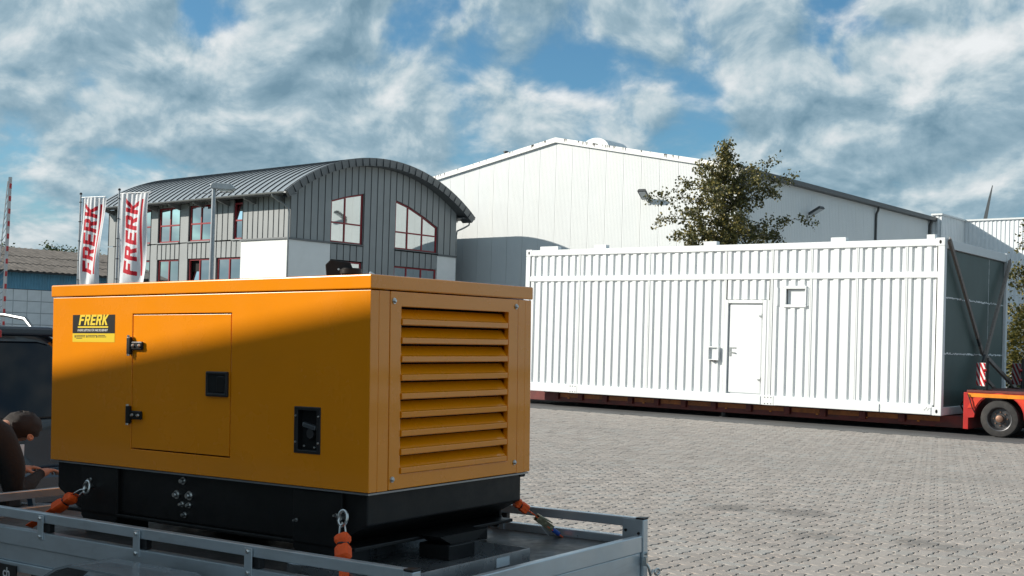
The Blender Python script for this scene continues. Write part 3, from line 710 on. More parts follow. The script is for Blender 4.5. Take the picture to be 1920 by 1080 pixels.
for i in range(-12, 20):
    for j in range(5):
        p = (i*1.07, 0, 4.2-.855*(j+1))
        if first: cell.location = p; first = False
        else: share('door_panel', cell, lh, p)
MB().box((-15, .07, 0), (24, .28, 4.2)).build('door_frame', M('door_rail', (.42, .43, .44), .5), lh)
def flatten(e):
    p = e.parent; me = e.matrix_basis.copy()
    for o in [q for q in bpy.data.objects if q.parent == e]:
        ml = o.matrix_basis.copy(); o.parent = p; o.matrix_basis = me @ ml
    bpy.data.objects.remove(e)
flatten(sideE); flatten(whs)

# ------------------------------------------------------------------ white equipment container
CF = Matrix.Translation((8.204, 22.606, 0)) @ Matrix.Rotation(CYAW-pi/2, 4, 'Z')
ct = thing('equipment_container', 'long white corrugated equipment container with door, one end boarded dark green', 'container', mat=CF @ Matrix.Translation((0, 0, .334)))
CL, CW, CHT = 10.05, 4.22, 3.40
# local: x from -CL to 0, y depth 0..CW, z 0..CHT
box('inner_core', (-CL+.12, .09, .1), (-.14, CW-.09, CHT-.08), darkin, ct)
def cbox(n, a, b, mt=white_c, bv=.008): return box(n, a, b, mt, ct, bv)
cbox('top_rail', (-CL+.17, .0, 3.25), (-.17, .09, 3.385)); cbox('bottom_rail', (-CL+.17, -.004, .005), (-.17, .10, .205))
cbox('middle_band', (-CL+.13, .004, 2.635), (-.13, .05, 2.755))
cbox('top_rail', (-CL+.17, CW-.09, 3.25), (-.17, CW, 3.385)); cbox('bottom_rail', (-CL+.17, CW-.10, .005), (-.17, CW+.004, .205))
for x in (-CL, -.13):
    for y in (0, CW-.13): cbox('corner_post', (x, y, .16), (x+.13, y+.13, 3.24))
for x in (-CL-.003, -.175):
    for y in (-.004, CW-.158):
        for z in (-.0, 3.24):
            o = MB().box((x, y, z), (x+.178, y+.162, z+.162)).build('corner_casting', white_c, ct, bevel=.012)
            s = y < 1
            yy = y-.003 if s else y+.164
            MB().lathe([(0, 0), (.022, 0), (.022, .004), (0, .004)], (x+.089, yy, z+.081), (0, -1 if not s else 1, 0), 12).build('lashing_hole', darkin, o, tf=Matrix.Translation((x+.089, yy, z+.081)) @ Matrix.Scale(1.7, 4, (0, 0, 1)) @ Matrix.Translation((-x-.089, -yy, -z-.081)))
roofm = cbox('roof', (-CL+.1, .1, 3.30), (-.1, CW-.1, 3.37))
SEAMS = [.13, .74, 1.73, 2.70, 3.56]; SEAM2 = [4.64, 6.57, 8.48, 9.92]
def cpanel(s0, s1, z0, z1):
    n = max(1, round((s1-s0-.05)/.205)); a = -s1+.025; b = -s0-.025; pit = (b-a)/n
    # flat on the outside, pressed troughs; the sunny flank of each is left, the shaded one right
    vs, fs = corr(a, b, z0, z1, pit, .032, .022, .42, .13, .004)
    MB().add(vs, fs).build('corrugated_panel', white_c, ct, fix=False)
for lst in (SEAMS, SEAM2):
    for a, b in zip(lst, lst[1:]):
        cpanel(a, b, 2.74, 3.27)
        if a == 2.70: cpanel(a, b, .19, 2.08); cpanel(a, b, 2.46, 2.65); cpanel(a, 2.815, 2.08, 2.46); cpanel(3.27, b, 2.08, 2.46)
        else: cpanel(a, b, .19, 2.65)
cpanel(3.56, 4.64, 2.74, 3.27); cpanel(3.60, 4.62, 2.21, 2.65)
for s in (.74, 1.73, 2.70, 3.57, 4.65, 6.57, 8.48):
    for z0, z1 in ((2.75, 3.255), (.20, 2.64)): MB().box((-s-.028, .012, z0), (-s-.003, .045, z1)).build('panel_joint_strip', white_c, ct); MB().box((-s+.003, .012, z0), (-s+.028, .045, z1)).build('panel_joint_strip', white_c, ct)
# back side
for k in range(6): a = .15+k*1.625; vs, fs = corr(-a-1.6, -a, .19, 3.27, .2, .04, 0, .46, .11, .004); MB().add([(x, CW-.03-y, z) for x, y, z in vs], fs).build('corrugated_panel', white_c, ct)
# door in its recess
cbox('door_frame', (-4.63, -.002, .20), (-4.56, .06, 2.20)); cbox('door_frame', (-3.75, -.002, .20), (-3.66, .06, 2.20)); cbox('door_frame', (-4.559, -.002, 2.13), (-3.751, .06, 2.20))
box('wall_strip', (-3.659, .008, .2), (-3.60, .05, 2.2), white_c, ct)
dr = cbox('door', (-4.535, .030, .225), (-3.775, .07, 2.10), bv=.03)
MB().box((-4.56, .062, .2), (-3.75, .08, 2.13)).build('door_recess', white_c, ct)
for z in (.52, 1.86): MB().box((-3.84, .006, z-.012), (-3.74, .032, z+.018)).cyl((-3.765, .005, z-.04), (-3.765, .005, z+.05), .012, 8).build('hinge', zincb, dr)
mb = MB().box((-4.515, .022, 1.0), (-4.475, .032, 1.19)); mb.box((-4.475, .022, 1.165), (-4.36, .031, 1.19)); mb.bar((-4.49, .01, 1.09), (-4.38, .006, 1.075), .02, .018); mb.build('door_handle', zincb, dr)
# hatch niche and socket box
cbox('hatch_frame', (-3.29, .000, 2.43), (-2.79, .05, 2.49)); cbox('hatch_frame', (-3.29, .000, 2.05), (-2.79, .05, 2.11)); cbox('hatch_frame', (-3.29, .000, 2.111), (-3.235, .05, 2.429)); cbox('hatch_frame', (-2.82, .000, 2.111), (-2.79, .05, 2.429))
cbox('hatch_back', (-3.234, .07, 2.112), (-2.821, .088, 2.428))
mb = MB().plate([-5.0, -4.975, -4.765, -4.74], [.90, .92, 1.17, 1.195], [(1, 1)], -.05, .02); sb = mb.build('socket_box', white_c, ct, bevel=.006); MB().box((-4.974, .0, .921), (-4.766, .018, 1.169)).build('box_back', white_c, sb); MB().box((-4.93, -.04, .87), (-4.89, -.01, .9)).box((-4.85, -.04, .87), (-4.81, -.01, .9)).build('cable_gland', blackpl, sb)
for s in (8.56, 3.58):
    for i in range(3):
        for z in (.035, .165): MB().cyl((-s+.07-i*.07, -.014, z), (-s+.07-i*.07, .002, z), .011, 8).build('bolt', blackpl, ct)
    MB().box((-s-.12, -.010, .008), (-s+.12, -.0045, .2)).build('splice_plate', white_c, ct)
MB().box((-8.42, -.016, .012), (-3.75, -.005, .185)).build('sill_plate', white_c, ct, bevel=.004); MB().box((-3.42, -.022, .012), (-1.2, -.005, .165)).build('sill_plate', white_c, ct, bevel=.004); MB().box((-1.17, -.014, .012), (-.19, -.005, .15)).build('sill_plate', white_c, ct, bevel=.004)
for s0, s1 in ((9.65, 9.12), (8.08, 7.75), (5.21, 4.89), (2.30, 1.98), (.36, .20)): cbox('lifting_pad', (-s0, .02, 3.386), (-s1, .16, 3.47))
mk = MB(); [mk.box((-.32+.02*i+random.uniform(0, .01), -.0165, .09+.02*(i % 3)), (-.305+.02*i, -.0142, .11+.02*(i % 3))) for i in range(6)]; mk.build('stencil_mark', M('stencil_grey', (.2, .2, .2), .6), ct)
# open end (x = 0): frame and green boards with sealed joints
cbox('end_header', (-.13, .16, 3.21), (-.004, CW-.16, 3.388)); cbox('end_sill', (-.13, .16, .005), (-.004, CW-.16, .16))
seamv = [.13, 2.99, CW-.13]; seamh = [.16, 1.185, 2.27, 3.21]
for i in range(2):
    for j in range(3): box('end_board', (-.10, seamv[i]+.006, seamh[j]+.006), (-.055, seamv[i+1]-.006, seamh[j+1]-.006), green_c, ct)
mb = MB(); rs = random.Random(4)
for j in (1, 2):
    y = .14
    while y < CW-.16: st = rs.uniform(.03, .09); w = rs.uniform(.006, .019); dz = rs.gauss(0, .006); mb.box((-.058, y, seamh[j]-w+dz), (-.050, y+st, seamh[j]+w+dz)); y += st
z = .17
while z < 3.2: st = rs.uniform(.04, .12); w = rs.uniform(.004, .011); mb.box((-.057, 2.99-w, z), (-.0515, 2.99+w, z+st-.001)); z += st
mb.build('sealed_joint', seal, ct)
for y in (.13, CW-.13): MB().box((-.10, y-.01, .16), (-.03, y+.01, 3.21)).build('end_edge', white_c, ct)

# ------------------------------------------------------------------ low loader
ll = thing('low_loader', 'red low loader trailer under the white container, with amber reflector strips', 'trailer', mat=CF)
def lbox(n, a, b, mt, bv=.008): return box(n, a, b, mt, ll, bv)
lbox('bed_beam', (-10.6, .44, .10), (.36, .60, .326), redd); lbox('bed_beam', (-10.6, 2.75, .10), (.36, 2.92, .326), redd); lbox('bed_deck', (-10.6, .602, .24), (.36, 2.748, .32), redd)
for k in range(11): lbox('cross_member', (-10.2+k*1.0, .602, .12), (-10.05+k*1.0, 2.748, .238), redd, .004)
lst = [.16, .98, 1.78, 2.62, 3.42, 4.3, 5.15, 5.9, 6.6, 7.3, 8.0, 8.7, 9.4]
for a, b in zip(lst, lst[1:]): 
    lbox('reflector_strip', (-b+.18, .428, .205), (-a, .439, .30), amberd, .003)
    lbox('stake_pocket', (-b+.02, .38, .155), (-b+.15, .439, .31), redd, .012)
for k in range(9): lbox('marker_lamp', (-.6-k*1.05, .420, .18), (-.55-k*1.05, .4395, .202), amber, .003)
# raised rear deck over the axles
DK = .84
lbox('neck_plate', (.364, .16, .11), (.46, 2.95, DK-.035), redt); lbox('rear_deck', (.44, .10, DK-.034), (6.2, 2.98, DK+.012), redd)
for y in (.10, 2.90):
    ys, ye = (y, y+.08)
    arch = lambda cx, r=.45: [(cx+r*cos(a), .345+r*sin(a)*1.0) for a in np.linspace(pi, 0, 13)]
    WXS = (1.03, 2.25, 3.47)
    poly = [(.462, DK-.036), (.462, .33), (WXS[0]-.45, .345)]
    for cx in WXS: poly += arch(cx)[(0 if cx == WXS[0] else 0):]
    poly += [(5.2, .345), (6.2, .5), (6.2, DK-.036)]
    MB().prism(poly, ys, ye).build('fender_skirt', redt, ll)
    if y < 1:
        for cx in WXS:
            a = [(cx+(.47)*cos(t), .345+.47*sin(t)) for t in np.linspace(2.75, .38, 14)]; b = [(cx+.60*cos(t), min(DK-.045, .345+.55*sin(t))) for t in np.linspace(.30, 2.83, 14)]
            if cx == WXS[0]: MB().prism(a+b, .088, .0985).build('fender_stripe', M('signal_orange_red', (.60, .045, .02), .4, var=.15, scale=6), ll)
        MB().box((.465, .085, DK-.115), (6.1, .0975, DK-.045)).build('side_reflector', amber, ll)
mb = MB()
for k in range(5): mb.tube([(.36-.02*k, .45+.22*k, .75), (.22, .45+.2*k, .55+.03*k), (.30, .5+.2*k, .36)], .018, 6)
mb.tube([(.47, .06, .78), (.52, .05, .66), (.56, .06, .52), (.60, .1, .42)], .012, 6)
mb.build('air_hose', blackpl, ll, smooth=True)
def wheel(parent, c, R, wdt, sgn, name='wheel'):
    ty = MB().lathe([(R*.63, -wdt/2), (R*.80, -wdt/2), (R*.95, -wdt*.46), (R, -wdt*.36), (R, wdt*.36), (R*.95, wdt*.46), (R*.80, wdt/2), (R*.63, wdt/2), (R*.60, wdt*.3), (R*.60, -wdt*.3), (R*.63, -wdt/2)], c, (0, sgn, 0), 40).build(name, rubber, parent, smooth=True)
    MB().lathe([(R*.63, -wdt*.5), (R*.66, -wdt*.52), (R*.62, -wdt*.5), (R*.56, -wdt*.30), (R*.52, -wdt*.1), (R*.30, -wdt*.12), (R*.28, -wdt*.2), (0, -wdt*.2)], c, (0, sgn, 0), 32).build('rim', rimst, ty, smooth=True)
    h = MB().lathe([(R*.20, -wdt*.15), (R*.19, -wdt*.5), (R*.14, -wdt*.55), (0, -wdt*.55)], c, (0, sgn, 0), 20)
    for i in range(8): a = i*pi/4; q = Vector(c)+Vector((R*.36*cos(a), -sgn*wdt*.11, R*.36*sin(a))); h.cyl(q, q+Vector((0, -sgn*wdt*.10, 0)), R*.035, 6)
    h.build('hub', hubm, ty, smooth=True); return ty
for cx in WXS:
    for (y, s) in ((.24, 1), (2.84, -1)):
        wheel(ll, (cx, y, .34), .345, .22, s); wheel(ll, (cx, y+s*.27, .34), .345, .20, s)
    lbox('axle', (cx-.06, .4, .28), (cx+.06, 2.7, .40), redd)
# front goose neck end and support leg
lbox('goose_neck', (-12.6, .3, .5), (-10.605, 2.8, .95), redd); lbox('lamp_cluster', (-10.60, .16, .2), (-10.42, .179, .30), amber)
for cx in (-11.2, -12.2): wheel(ll, (cx, .42, .40), .40, .24, 1)
mb = MB().cyl((-4.86, .50, .0), (-4.86, .50, .24), .06, 14); mb.cyl((-4.86, .50, -.004), (-4.86, .50, .012), .11, 14); mb.build('support_leg', blackpl, ll)
def warning_board(loc, label):
    t = thing('warning_board', label, 'warning board', mat=CF @ Matrix.Translation(loc), group='striped warning boards on the low loader')
    # board faces the container side (-x) and is turned a little
    w, h = .42, .44; mb = MB(); nst = 5
    mb.cur = 0; mb.box((-.02, -w/2, .0), (.0, w/2, h))
    mb.build('board', whitesign, t, bevel=.004)
    for k in range(-2, 4):
        z0 = k*.17
        # diagonal band clipped to the board
        pl = [(-w/2, z0), (-w/2, z0+.085), (w/2, z0+.085+w*.9), (w/2, z0+w*.9)]
        def clip(p, zc, keep):
            o = []
            for i in range(len(p)):
                a, b = p[i], p[(i+1) % len(p)]; ia, ib = (a[1]-zc)*keep >= 0, (b[1]-zc)*keep >= 0
                if ia: o.append(a)
                if ia != ib: tt = (zc-a[1])/(b[1]-a[1]); o.append((a[0]+(b[0]-a[0])*tt, zc))
            return o
        pl = clip(clip(pl, .004, 1), h-.004, -1) if pl else []
        if len(pl) >= 3:
            MB().prism(pl, -.0235, -.0205, 'x').build('red_stripe', redsign, t); MB().prism(pl, .0005, .0035, 'x').build('red_stripe', redsign, t)
    MB().box((-.015, -w/2-.05, -.06), (.025, -w/2-.005, h+.10)).build('post', blackpl, t)
    for z in (.1, .3): MB().lathe([(.03, 0), (.03, .03), (.02, .045), (0, .05)], (-.015, -w/2-.028, z), (-1, 0, 0), 12).build('lamp', lampred, t, smooth=True)
    MB().box((-.08, -w/2-.05, -.075), (.10, w/2, -.06)).build('foot', blackpl, t)
    t.rotation_euler.z += rad(38)
    return t
warning_board((.60, .46, DK+.088), 'red and white striped warning board on the corner of the red deck beside the container')
warning_board((.62, 2.78, DK+.088), 'red and white striped warning board on the red deck beside the hedge')
def lashing(pts, w, label):
    mb = MB()
    for a, b in zip(pts, pts[1:]): mb.bar(a, b, .05, w, up=(0, Vector(b)[2]-Vector(a)[2], -(Vector(b)[1]-Vector(a)[1])))
    t = thing('lashing_strap', label, 'strap', mat=CF, group='lashing straps across the green container end')
    mb.build('webbing', strapg, t)
    a, b = Vector(pts[0]), Vector(pts[1]); q = a+(b-a)*.86
    mb = MB(); mb.bar(q, q+(b-a).normalized()*.22, .05, w*1.1, up=(0, (b-a)[2], -(b-a)[1])); mb.build('ratchet', gutterm, t, bevel=.01)
    h = MB().tube([a+Vector((0, 0, .06)), a+Vector((.02, -.02, .02)), a+Vector((0, 0, -.05))], .012, 6); h.build('hook', gutterm, t)
lashing([(.03, .16, 3.70), (.05, 2.30, 1.57), (.52, 3.02, .86)], .085, 'dark lashing strap running down from the container corner nearest the white side')
lashing([(.06, 4.10, 3.56), (.13, 1.98, 1.16), (.48, 1.72, .86)], .105, 'dark lashing strap running down from the container corner by the hedge')

# ------------------------------------------------------------------ trees
def leaves_mesh(name, P, size, mat, parent, up=.3, seed=1):
    r = np.random.default_rng(seed); N = len(P)
    d = r.normal(size=(N, 3)); d[:, 2] -= .35; d /= np.linalg.norm(d, axis=1)[:, None]
    t = r.normal(size=(N, 3)); t -= (t*d).sum(1)[:, None]*d; t /= np.linalg.norm(t, axis=1)[:, None]
    nrm = np.cross(d, t); s = size*r.uniform(.65, 1.3, size=(N, 1))
    v0 = P; v1 = P+d*s*.5+t*s*.36+nrm*s*.10; v2 = P+d*s; v3 = P+d*s*.5-t*s*.36+nrm*s*.10
    V = np.stack([v0, v1, v2, v3], 1).reshape(-1, 3); F_ = np.arange(N*4).reshape(N, 4)
    tri = np.concatenate([F_[:, [0, 1, 2]], F_[:, [0, 2, 3]]])
    me = bpy.data.meshes.new(name); me.from_pydata(V.tolist(), [], tri.tolist()); me.materials.append(mat); return obj(name, me, parent)
def tree(name, label, cat, loc, H, reach, z0, nlimb, leafn, lsize, mat, seed, group=None, trunk_r=.09, rise=.55, spread=.10, lean=(0, 0)):
    r = random.Random(seed); t = thing(name, label, cat, loc, 0, group)
    tp = [Vector((lean[0]*k/10*H+r.gauss(0, .02)*H*.1, lean[1]*k/10*H+r.gauss(0, .02)*H*.1, -.1+(H*.97+.1)*k/10)) for k in range(11)]; tp[0].x = tp[0].y = 0
    mb = MB().tube(tp, [trunk_r*(1-.93*k/10) for k in range(11)], 8); mb.build('trunk', bark, t, smooth=True)
    LB = MB(); pts = []
    def axis(z):
        f = max(0, min(9.999, z/(H*.97)*10)); i = int(f); return tp[i].lerp(tp[i+1], f-i)
    for k in range(nlimb):
        zf = (k+r.random())/nlimb; z = z0+(H*.99-z0)*zf; az = k*2.399+r.gauss(0, .5)
        L = reach(z, az)*r.uniform(.7, 1.08); p = axis(z*.97); q = [p]; ns = 6
        d = Vector((cos(az), sin(az), rise*r.uniform(.5, 1.3)))
        for s in range(ns):
            d = (d.normalized()+Vector((r.gauss(0, .16), r.gauss(0, .16), r.gauss(-.05, .12)))); q.append(q[-1]+d.normalized()*L/ns)
        LB.tube(q, [max(.004, trunk_r*.28*(1-zf*.6)*(1-s/ns*.9)) for s in range(ns+1)], 5)
        for s in range(1, ns+1):
            for w in range(3):
                td = Vector((r.gauss(0, 1), r.gauss(0, 1), r.gauss(-.05, .7))).normalized(); tl = L*r.uniform(.10, .30)*(1.1-s/ns*.4); e = q[s]+td*tl
                LB.tube([q[s], q[s].lerp(e, .5)+Vector((0, 0, .02)), e], [.006, .005, .002], 4, cap=False)
                pts.append((q[s], e, tl))
    LB.build('limbs', bark, t, fix=False)
    P = []; tm_ = sum(q[2] for q in pts)
    for a, b, tl in pts:
        for _ in range(int(leafn*tl/tm_+r.random())):
            f = r.random()**.7; P.append(a.lerp(b, f)+Vector((r.gauss(0, spread), r.gauss(0, spread), r.gauss(0, spread))))
    leaves_mesh('crown', np.array(P), lsize, mat, t, seed=seed); return t
def birch_reach(z, az):
    k = 1+.22*sin(az*2+.9)+.10*sin(az*3)
    if z < 4.4: return 1.75*k
    if z < 6.0: return (1.95-.10*(z-4.4))*k
    if z < 6.5: return (1.75-1.9*(z-6.0))*k
    return max(.2, .62*(7.9-z)/1.4)
tree('birch_tree', 'young birch tree with thin olive foliage behind the white container', 'tree', (6.03, 34.3, 0), 7.75, birch_reach, 1.6, 78, 30000, .088, leaf_b, 5, trunk_r=.10, rise=.55, spread=.075)
tree('hornbeam_tree', 'tall loose leafy tree beside the annex, behind the striped boards', 'tree', (14.0, 30.0, 0), 5.9, lambda z, az: 1.75 if z < 4.6 else max(.3, 1.75*(6.2-z)/1.6), .9, 46, 15000, .085, leaf_h, 8, trunk_r=.09, spread=.10)
def shrub(name, label, loc, rx, ry, h, n, size, seed):
    t = thing(name, label, 'shrub', loc); r = np.random.default_rng(seed); rr = random.Random(seed); LB = MB()
    for k in range(26):
        a = rr.random()*2*pi; q = [Vector((.1*cos(a), .1*sin(a), -.02)), Vector((rx*.4*cos(a), ry*.4*sin(a), h*.5)), Vector((rx*.8*rr.random()*cos(a), ry*.8*rr.random()*sin(a), h*rr.uniform(.7, .97)))]
        LB.tube(q, [.02, .014, .004], 5)
    LB.build('stems', bark, t, fix=False)
    u = r.normal(size=(n, 3)); u /= np.linalg.norm(u, axis=1)[:, None]; rad_ = r.uniform(.55, 1., size=(n, 1))**.5
    P = u*rad_*np.array([rx, ry, h/2])+np.array([0, 0, h/2]); P += .10*np.sin(P[:, [1, 2, 0]]*5+seed); P[:, 2] = np.clip(P[:, 2], .02, None)
    leaves_mesh('foliage', P, size, leaf_h, t, seed=seed); return t
shrub('hedge_shrub', 'dense round olive hedge shrub right behind the striped boards', (12.9, 27.6, -.06), 1.0, .8, 2.1, 9000, .075, 21)
shrub('hedge_shrub', 'taller hedge shrub reaching half way up the green container end', (13.3, 29.0, -.06), 1.15, .9, 3.2, 12000, .075, 22)
for k, (x, y, h, rr_) in enumerate(((-52, 121, 9.6, 2.6), (-46.8, 122, 9.8, 2.7), (-43.6, 124, 9.1, 2.2))):
    tree('roadside_tree', ('green tree top showing at the far end of the mossy roof', 'broad green tree top showing above the mossy roof ridge', 'small green tree top showing above the mossy roof by the flags')[k], 'tree', (x, y, 0), h, lambda z, az, rr_=rr_, h=h: rr_*math.sqrt(max(.03, 1-((z-h*.62)/(h*.40))**2)), 2.5, 34, 5200, .26, leaf_g, 40+k, trunk_r=.2, spread=.30, group='tree tops beyond the low hall')

# ------------------------------------------------------------------ flags, street lamp, barrier
LP, LW = logo_polys(.0, .5)
def pip(x, y, pl):
    c = False; n = len(pl); j = n-1
    for i in range(n):
        if (pl[i][1] > y) != (pl[j][1] > y) and x < (pl[j][0]-pl[i][0])*(y-pl[i][1])/(pl[j][1]-pl[i][1])+pl[i][0]: c = not c
        j = i
    return c
def flag(loc, top, w, h, tx0, txw, tz0, tz1, label, seed, slant):
    t = thing('banner_flag', label, 'flag', loc, rad(-24), group='white banner flags with red lettering')
    MB().tube([(0, 0, 0), (0, 0, top*.6), (0, 0, top)], [.055, .05, .04], 12).build('pole', pole_m, t, smooth=True)
    MB().lathe([(0, 0), (.055, 0), (.06, .05), (.03, .09), (0, .09)], (0, 0, top), (0, 0, 1), 12).build('pole_cap', blackpl, t, smooth=True)
    MB().tube([(-.03, 0, top-.13), (w*1.02, 0, top-.11)], .018, 8).build('crossbar', pole_m, t)
    nx, nz = 80, 260; zt = top-.15; vs = []; fs = []; mi = []
    def S(u, v):      # u 0..1 across, v 0..1 down
        k = 1-.16*v+.05*sin(v*5+seed); x = .09+u*w*k*.93; amp = .03+.07*v*(.3+u)
        y = amp*sin(u*7.5+v*6+seed)+.022*v*sin(u*15+seed*2-v*7)+.02*sin(u*40+v*3)*(1-v)**2
        return (x+slant*v, y, zt-v*h-.012*sin(u*9+seed))
    for j in range(nz+1):
        for i in range(nx+1): vs.append(S(i/nx, j/nz))
    for j in range(nz):
        for i in range(nx):
            u, v = (i+.5)/nx, (j+.5)/nz
            # lettering reads upwards: letter x runs up the flag, letter y to the left
            zc = zt-v*h; lx = (zc-tz0)/(tz1-tz0)*(LW+.9); ly = 5-(u-tx0)/txw*5
            red = any(pip(lx-.18*ly, ly, pl) for pl in LP) if -1 < lx < LW+2 and -.2 < ly < 5.2 else False
            if not red and -1.75 < ly < -.95 and .1 < lx < LW+.4: red = True
            fs.append((j*(nx+1)+i, j*(nx+1)+i+1, (j+1)*(nx+1)+i+1, (j+1)*(nx+1)+i)); mi.append(1 if red else 0)
    mb = MB(); mb.v = vs; mb.f = fs; mb.mi = mi
    o = mb.build('cloth', [flagw, flagr], t, smooth=True, fix=False)
    so_ = o.modifiers.new('thick', 'SOLIDIFY'); so_.thickness = .004
    for k in range(5): MB().lathe([(.06, 0), (.068, .0), (.068, .03), (.06, .03), (.06, 0)], (0, 0, zt-.2-k*.85), (0, 0, 1), 12).build('ring', blackpl, t)
flag((-19.06, 52, 0), 7.36, 1.38, 4.6, .14, .52, 3.86, 7.00, 'white flag lettered FRERK on the slimmer pole beside the mossy roof', 1.2, -.02)
flag((-16.71, 50, 0), 7.36, 1.68, 4.6, .20, .48, 3.75, 7.05, 'white flag lettered FRERK overlapping the edge of the barrel roof building', 3.9, -.03)
sl_ = thing('street_lamp', 'grey street lamp with flat head in front of the office block', 'street lamp', (-14.0, 55, 0))
MB().tube([(0, 0, 0), (0, 0, 3.5), (0, 0, 8.25)], [.13, .115, .095], 14).build('pole', pole_m, sl_, smooth=True)
MB().prism([(-.14, 8.18), (.0, 8.14), (.92, 8.10), (.98, 8.2), (.78, 8.40), (-.02, 8.44), (-.14, 8.34)], -.16, .16).build('lamp_head', M('lamp_head_grey', (.42, .44, .45), .4, .3), sl_, bevel=.03)
MB().box((.28, -.13, 8.05), (.86, .13, 8.12)).build('lens', M('lamp_lens2', (.5, .5, .46), .2), sl_)
MB().tube([(-.95, 0, 7.88), (.95, 0, 8.02)], .018, 6).build('cross_rod', pole_m, sl_)
br = thing('barrier', 'raised red and white barrier boom with hanging skirt at the yard edge', 'barrier', (-12.75, 30, 0))
box('housing', (-.2, -.2, 0), (.2, .25, 1.05), M('barrier_grey', (.3, .31, .32), .4), br, .03)
p0, p1 = Vector((.0, -.27, .85)), Vector((.07, -.27, 5.25)); nseg = 14
MB().bar(p0, p1, .070, .05, up=(0, 1, 0)).build('boom', M('boom_white', (.45, .46, .47), .5), br)
for k in range(0, nseg):
    a = p0.lerp(p1, (k+.08)/nseg); b = p0.lerp(p1, (k+.48)/nseg); MB().bar(a+Vector((.019, 0, 0)), b+Vector((.019, 0, 0)), .036, .056, up=(0, 1, 0)).build('red_band', redsign, br)
mb = MB(); q0, q1 = Vector((-.27, -.27, 1.0)), Vector((.01, -.27, 5.15)); mb.tube([q0, q0.lerp(q1, .5)+Vector((-.0, 0, 0)), q1], .014, 6)
for k in range(22): a = p0.lerp(p1, (k+1.5)/24); b = q0.lerp(q1, (k+.2)/24); mb.tube([a, b], .007, 4)
mb.build('skirt', pole_m, br)

# ------------------------------------------------------------------ generator set on its trailer
GR = Matrix(((.58217247, -.81284833, -.01878312), (.81304086, .58217878, .00569437), (.00630648, -.01858655, .99980737))).to_4x4()
GM = Matrix.Translation((-.5531, 4.7527, .89645)) @ GR
gen = thing('generator', 'yellow canopied diesel generator with louvred end on a car trailer', 'generator', mat=GM)
GW, GL_, GH = 1.13, 2.168, .88
def rot_side(o):   # parts drawn in the xz plane for the long side: (x', y, z) -> (a = y, b = x', c = z)
    o.matrix_local = Matrix(((0, 1, 0, 0), (1, 0, 0, 0), (0, 0, 1, 0), (0, 0, 0, 1))); return o
box('inner_body', (.06, .16, .012), (GW-.06, GL_-.02, .80), darkin, gen)
sidem = MB().plate([.0, .275, .419, .8235, 1.5205, GL_-.004], [.002, .0915, .145, .329, .7315, .8165], [(1, 2), (3, 1), (3, 2), (3, 3)], 0., .05)
rot_side(sidem.build('side_panel', yellow, gen, bevel=.0025))
box('side_panel', (GW-.05, .0, .002), (GW, GL_-.004, .8165), yellow, gen, .0025)
box('back_panel', (.051, GL_-.05, .002), (GW-.051, GL_-.004, .8165), yellow, gen, .0025)
# rounded corner posts and end panel
box('corner_post', (.0505, .0, .002), (.1135, .05, .8165), yellow, gen, .0008); box('corner_post', (1.0225, .0, .002), (GW-.0505, .05, .8165), yellow, gen, .0008)
ep = MB().plate([.1175, .186, .945, 1.0185], [.003, .064, .755, .8165], [(1, 1)], -.002, .025).build('end_panel', yellow, gen, bevel=.003)
box('louvre_cavity', (.14, .10, .03), (1.0, .155, .79), darkin, gen)
nl = 9; z0, z1 = .064, .755; ph = (z1-z0)/nl
prof = [(.040, ph*.90), (.000, ph*.38), (-.009, ph*.32), (-.009, ph*.04), (-.003, ph*.0), (.003, ph*.0), (.003, ph*.30), (.046, ph*.85)]
mb = MB(); n = len(prof); vs = []; 
xs_ = [(.187, 0), (.930, 0), (.9440, 1)]
for (x, e) in xs_:
    for (y, z) in prof: vs.append((x, y if not e else max(y, .006), z))
fs = []
for k in range(len(xs_)-1): fs += [(k*n+i, k*n+(i+1) % n, (k+1)*n+(i+1) % n, (k+1)*n+i) for i in range(n)]
fs += [tuple(range(n-1, -1, -1)), tuple(range((len(xs_)-1)*n, len(xs_)*n))]
l0 = mb.add(vs, fs).build('louvre_slat', yellow, ep, bevel=.0015)
for i in range(nl):
    o = l0 if i == 0 else share('louvre_slat', l0, ep)
    o.location = (0, 0, z0+i*ph)
for (a, c) in ((.137, .777), (1.000, .783), (.137, .046), (.998, .054)):
    MB().lathe([(0, -.012), (.005, -.012), (.009, -.008), (.009, -.004), (.0125, -.004), (.0125, .0), (0, 0)], (a, -.0022, c), (0, 1, 0), 14).build('bolt', zincb, ep, smooth=True)
# lid with drip edge, slightly crowned
lid = MB(); lid.box((-.006, -.007, .8205), (GW+.006, GL_+.006, .880)); lid.build('roof_lid', yellow, gen, bevel=.006, seg=3)
# exhaust stub with hinged rain flap
ex = MB().tube([(.56, .64, .87), (.56, .64, .955)], .042, 20).build('exhaust_pipe', black, gen, smooth=True)
MB().lathe([(.047, .0), (.052, .0), (.052, .02), (.047, .02), (.047, 0)], (.56, .64, .93), (0, 0, 1), 20).build('clamp', black, ex, smooth=True)
fl = MB().prism([(-.075, -.01), (.07, -.01), (.085, .008), (.05, .075), (-.06, .080), (-.085, .05)], -.012, .012).build('rain_flap', black, ex, bevel=.004); fl.matrix_local = Matrix.Translation((.55, .70, .925)) @ Matrix.Scale(.85, 4) @ Matrix.Rotation(rad(-50), 4, 'Z') @ Matrix.Rotation(rad(4), 4, 'Y')
for (x, z) in ((-.01, .03), (.01, .005)): MB().cyl((x, -.02, z), (x, .02, z), .006, 8).build('bolt', zincb, fl)
MB().tube([(.60, .56, .93), (.62, .55, .92)], .012, 8).build('bolt', zincb, ex)
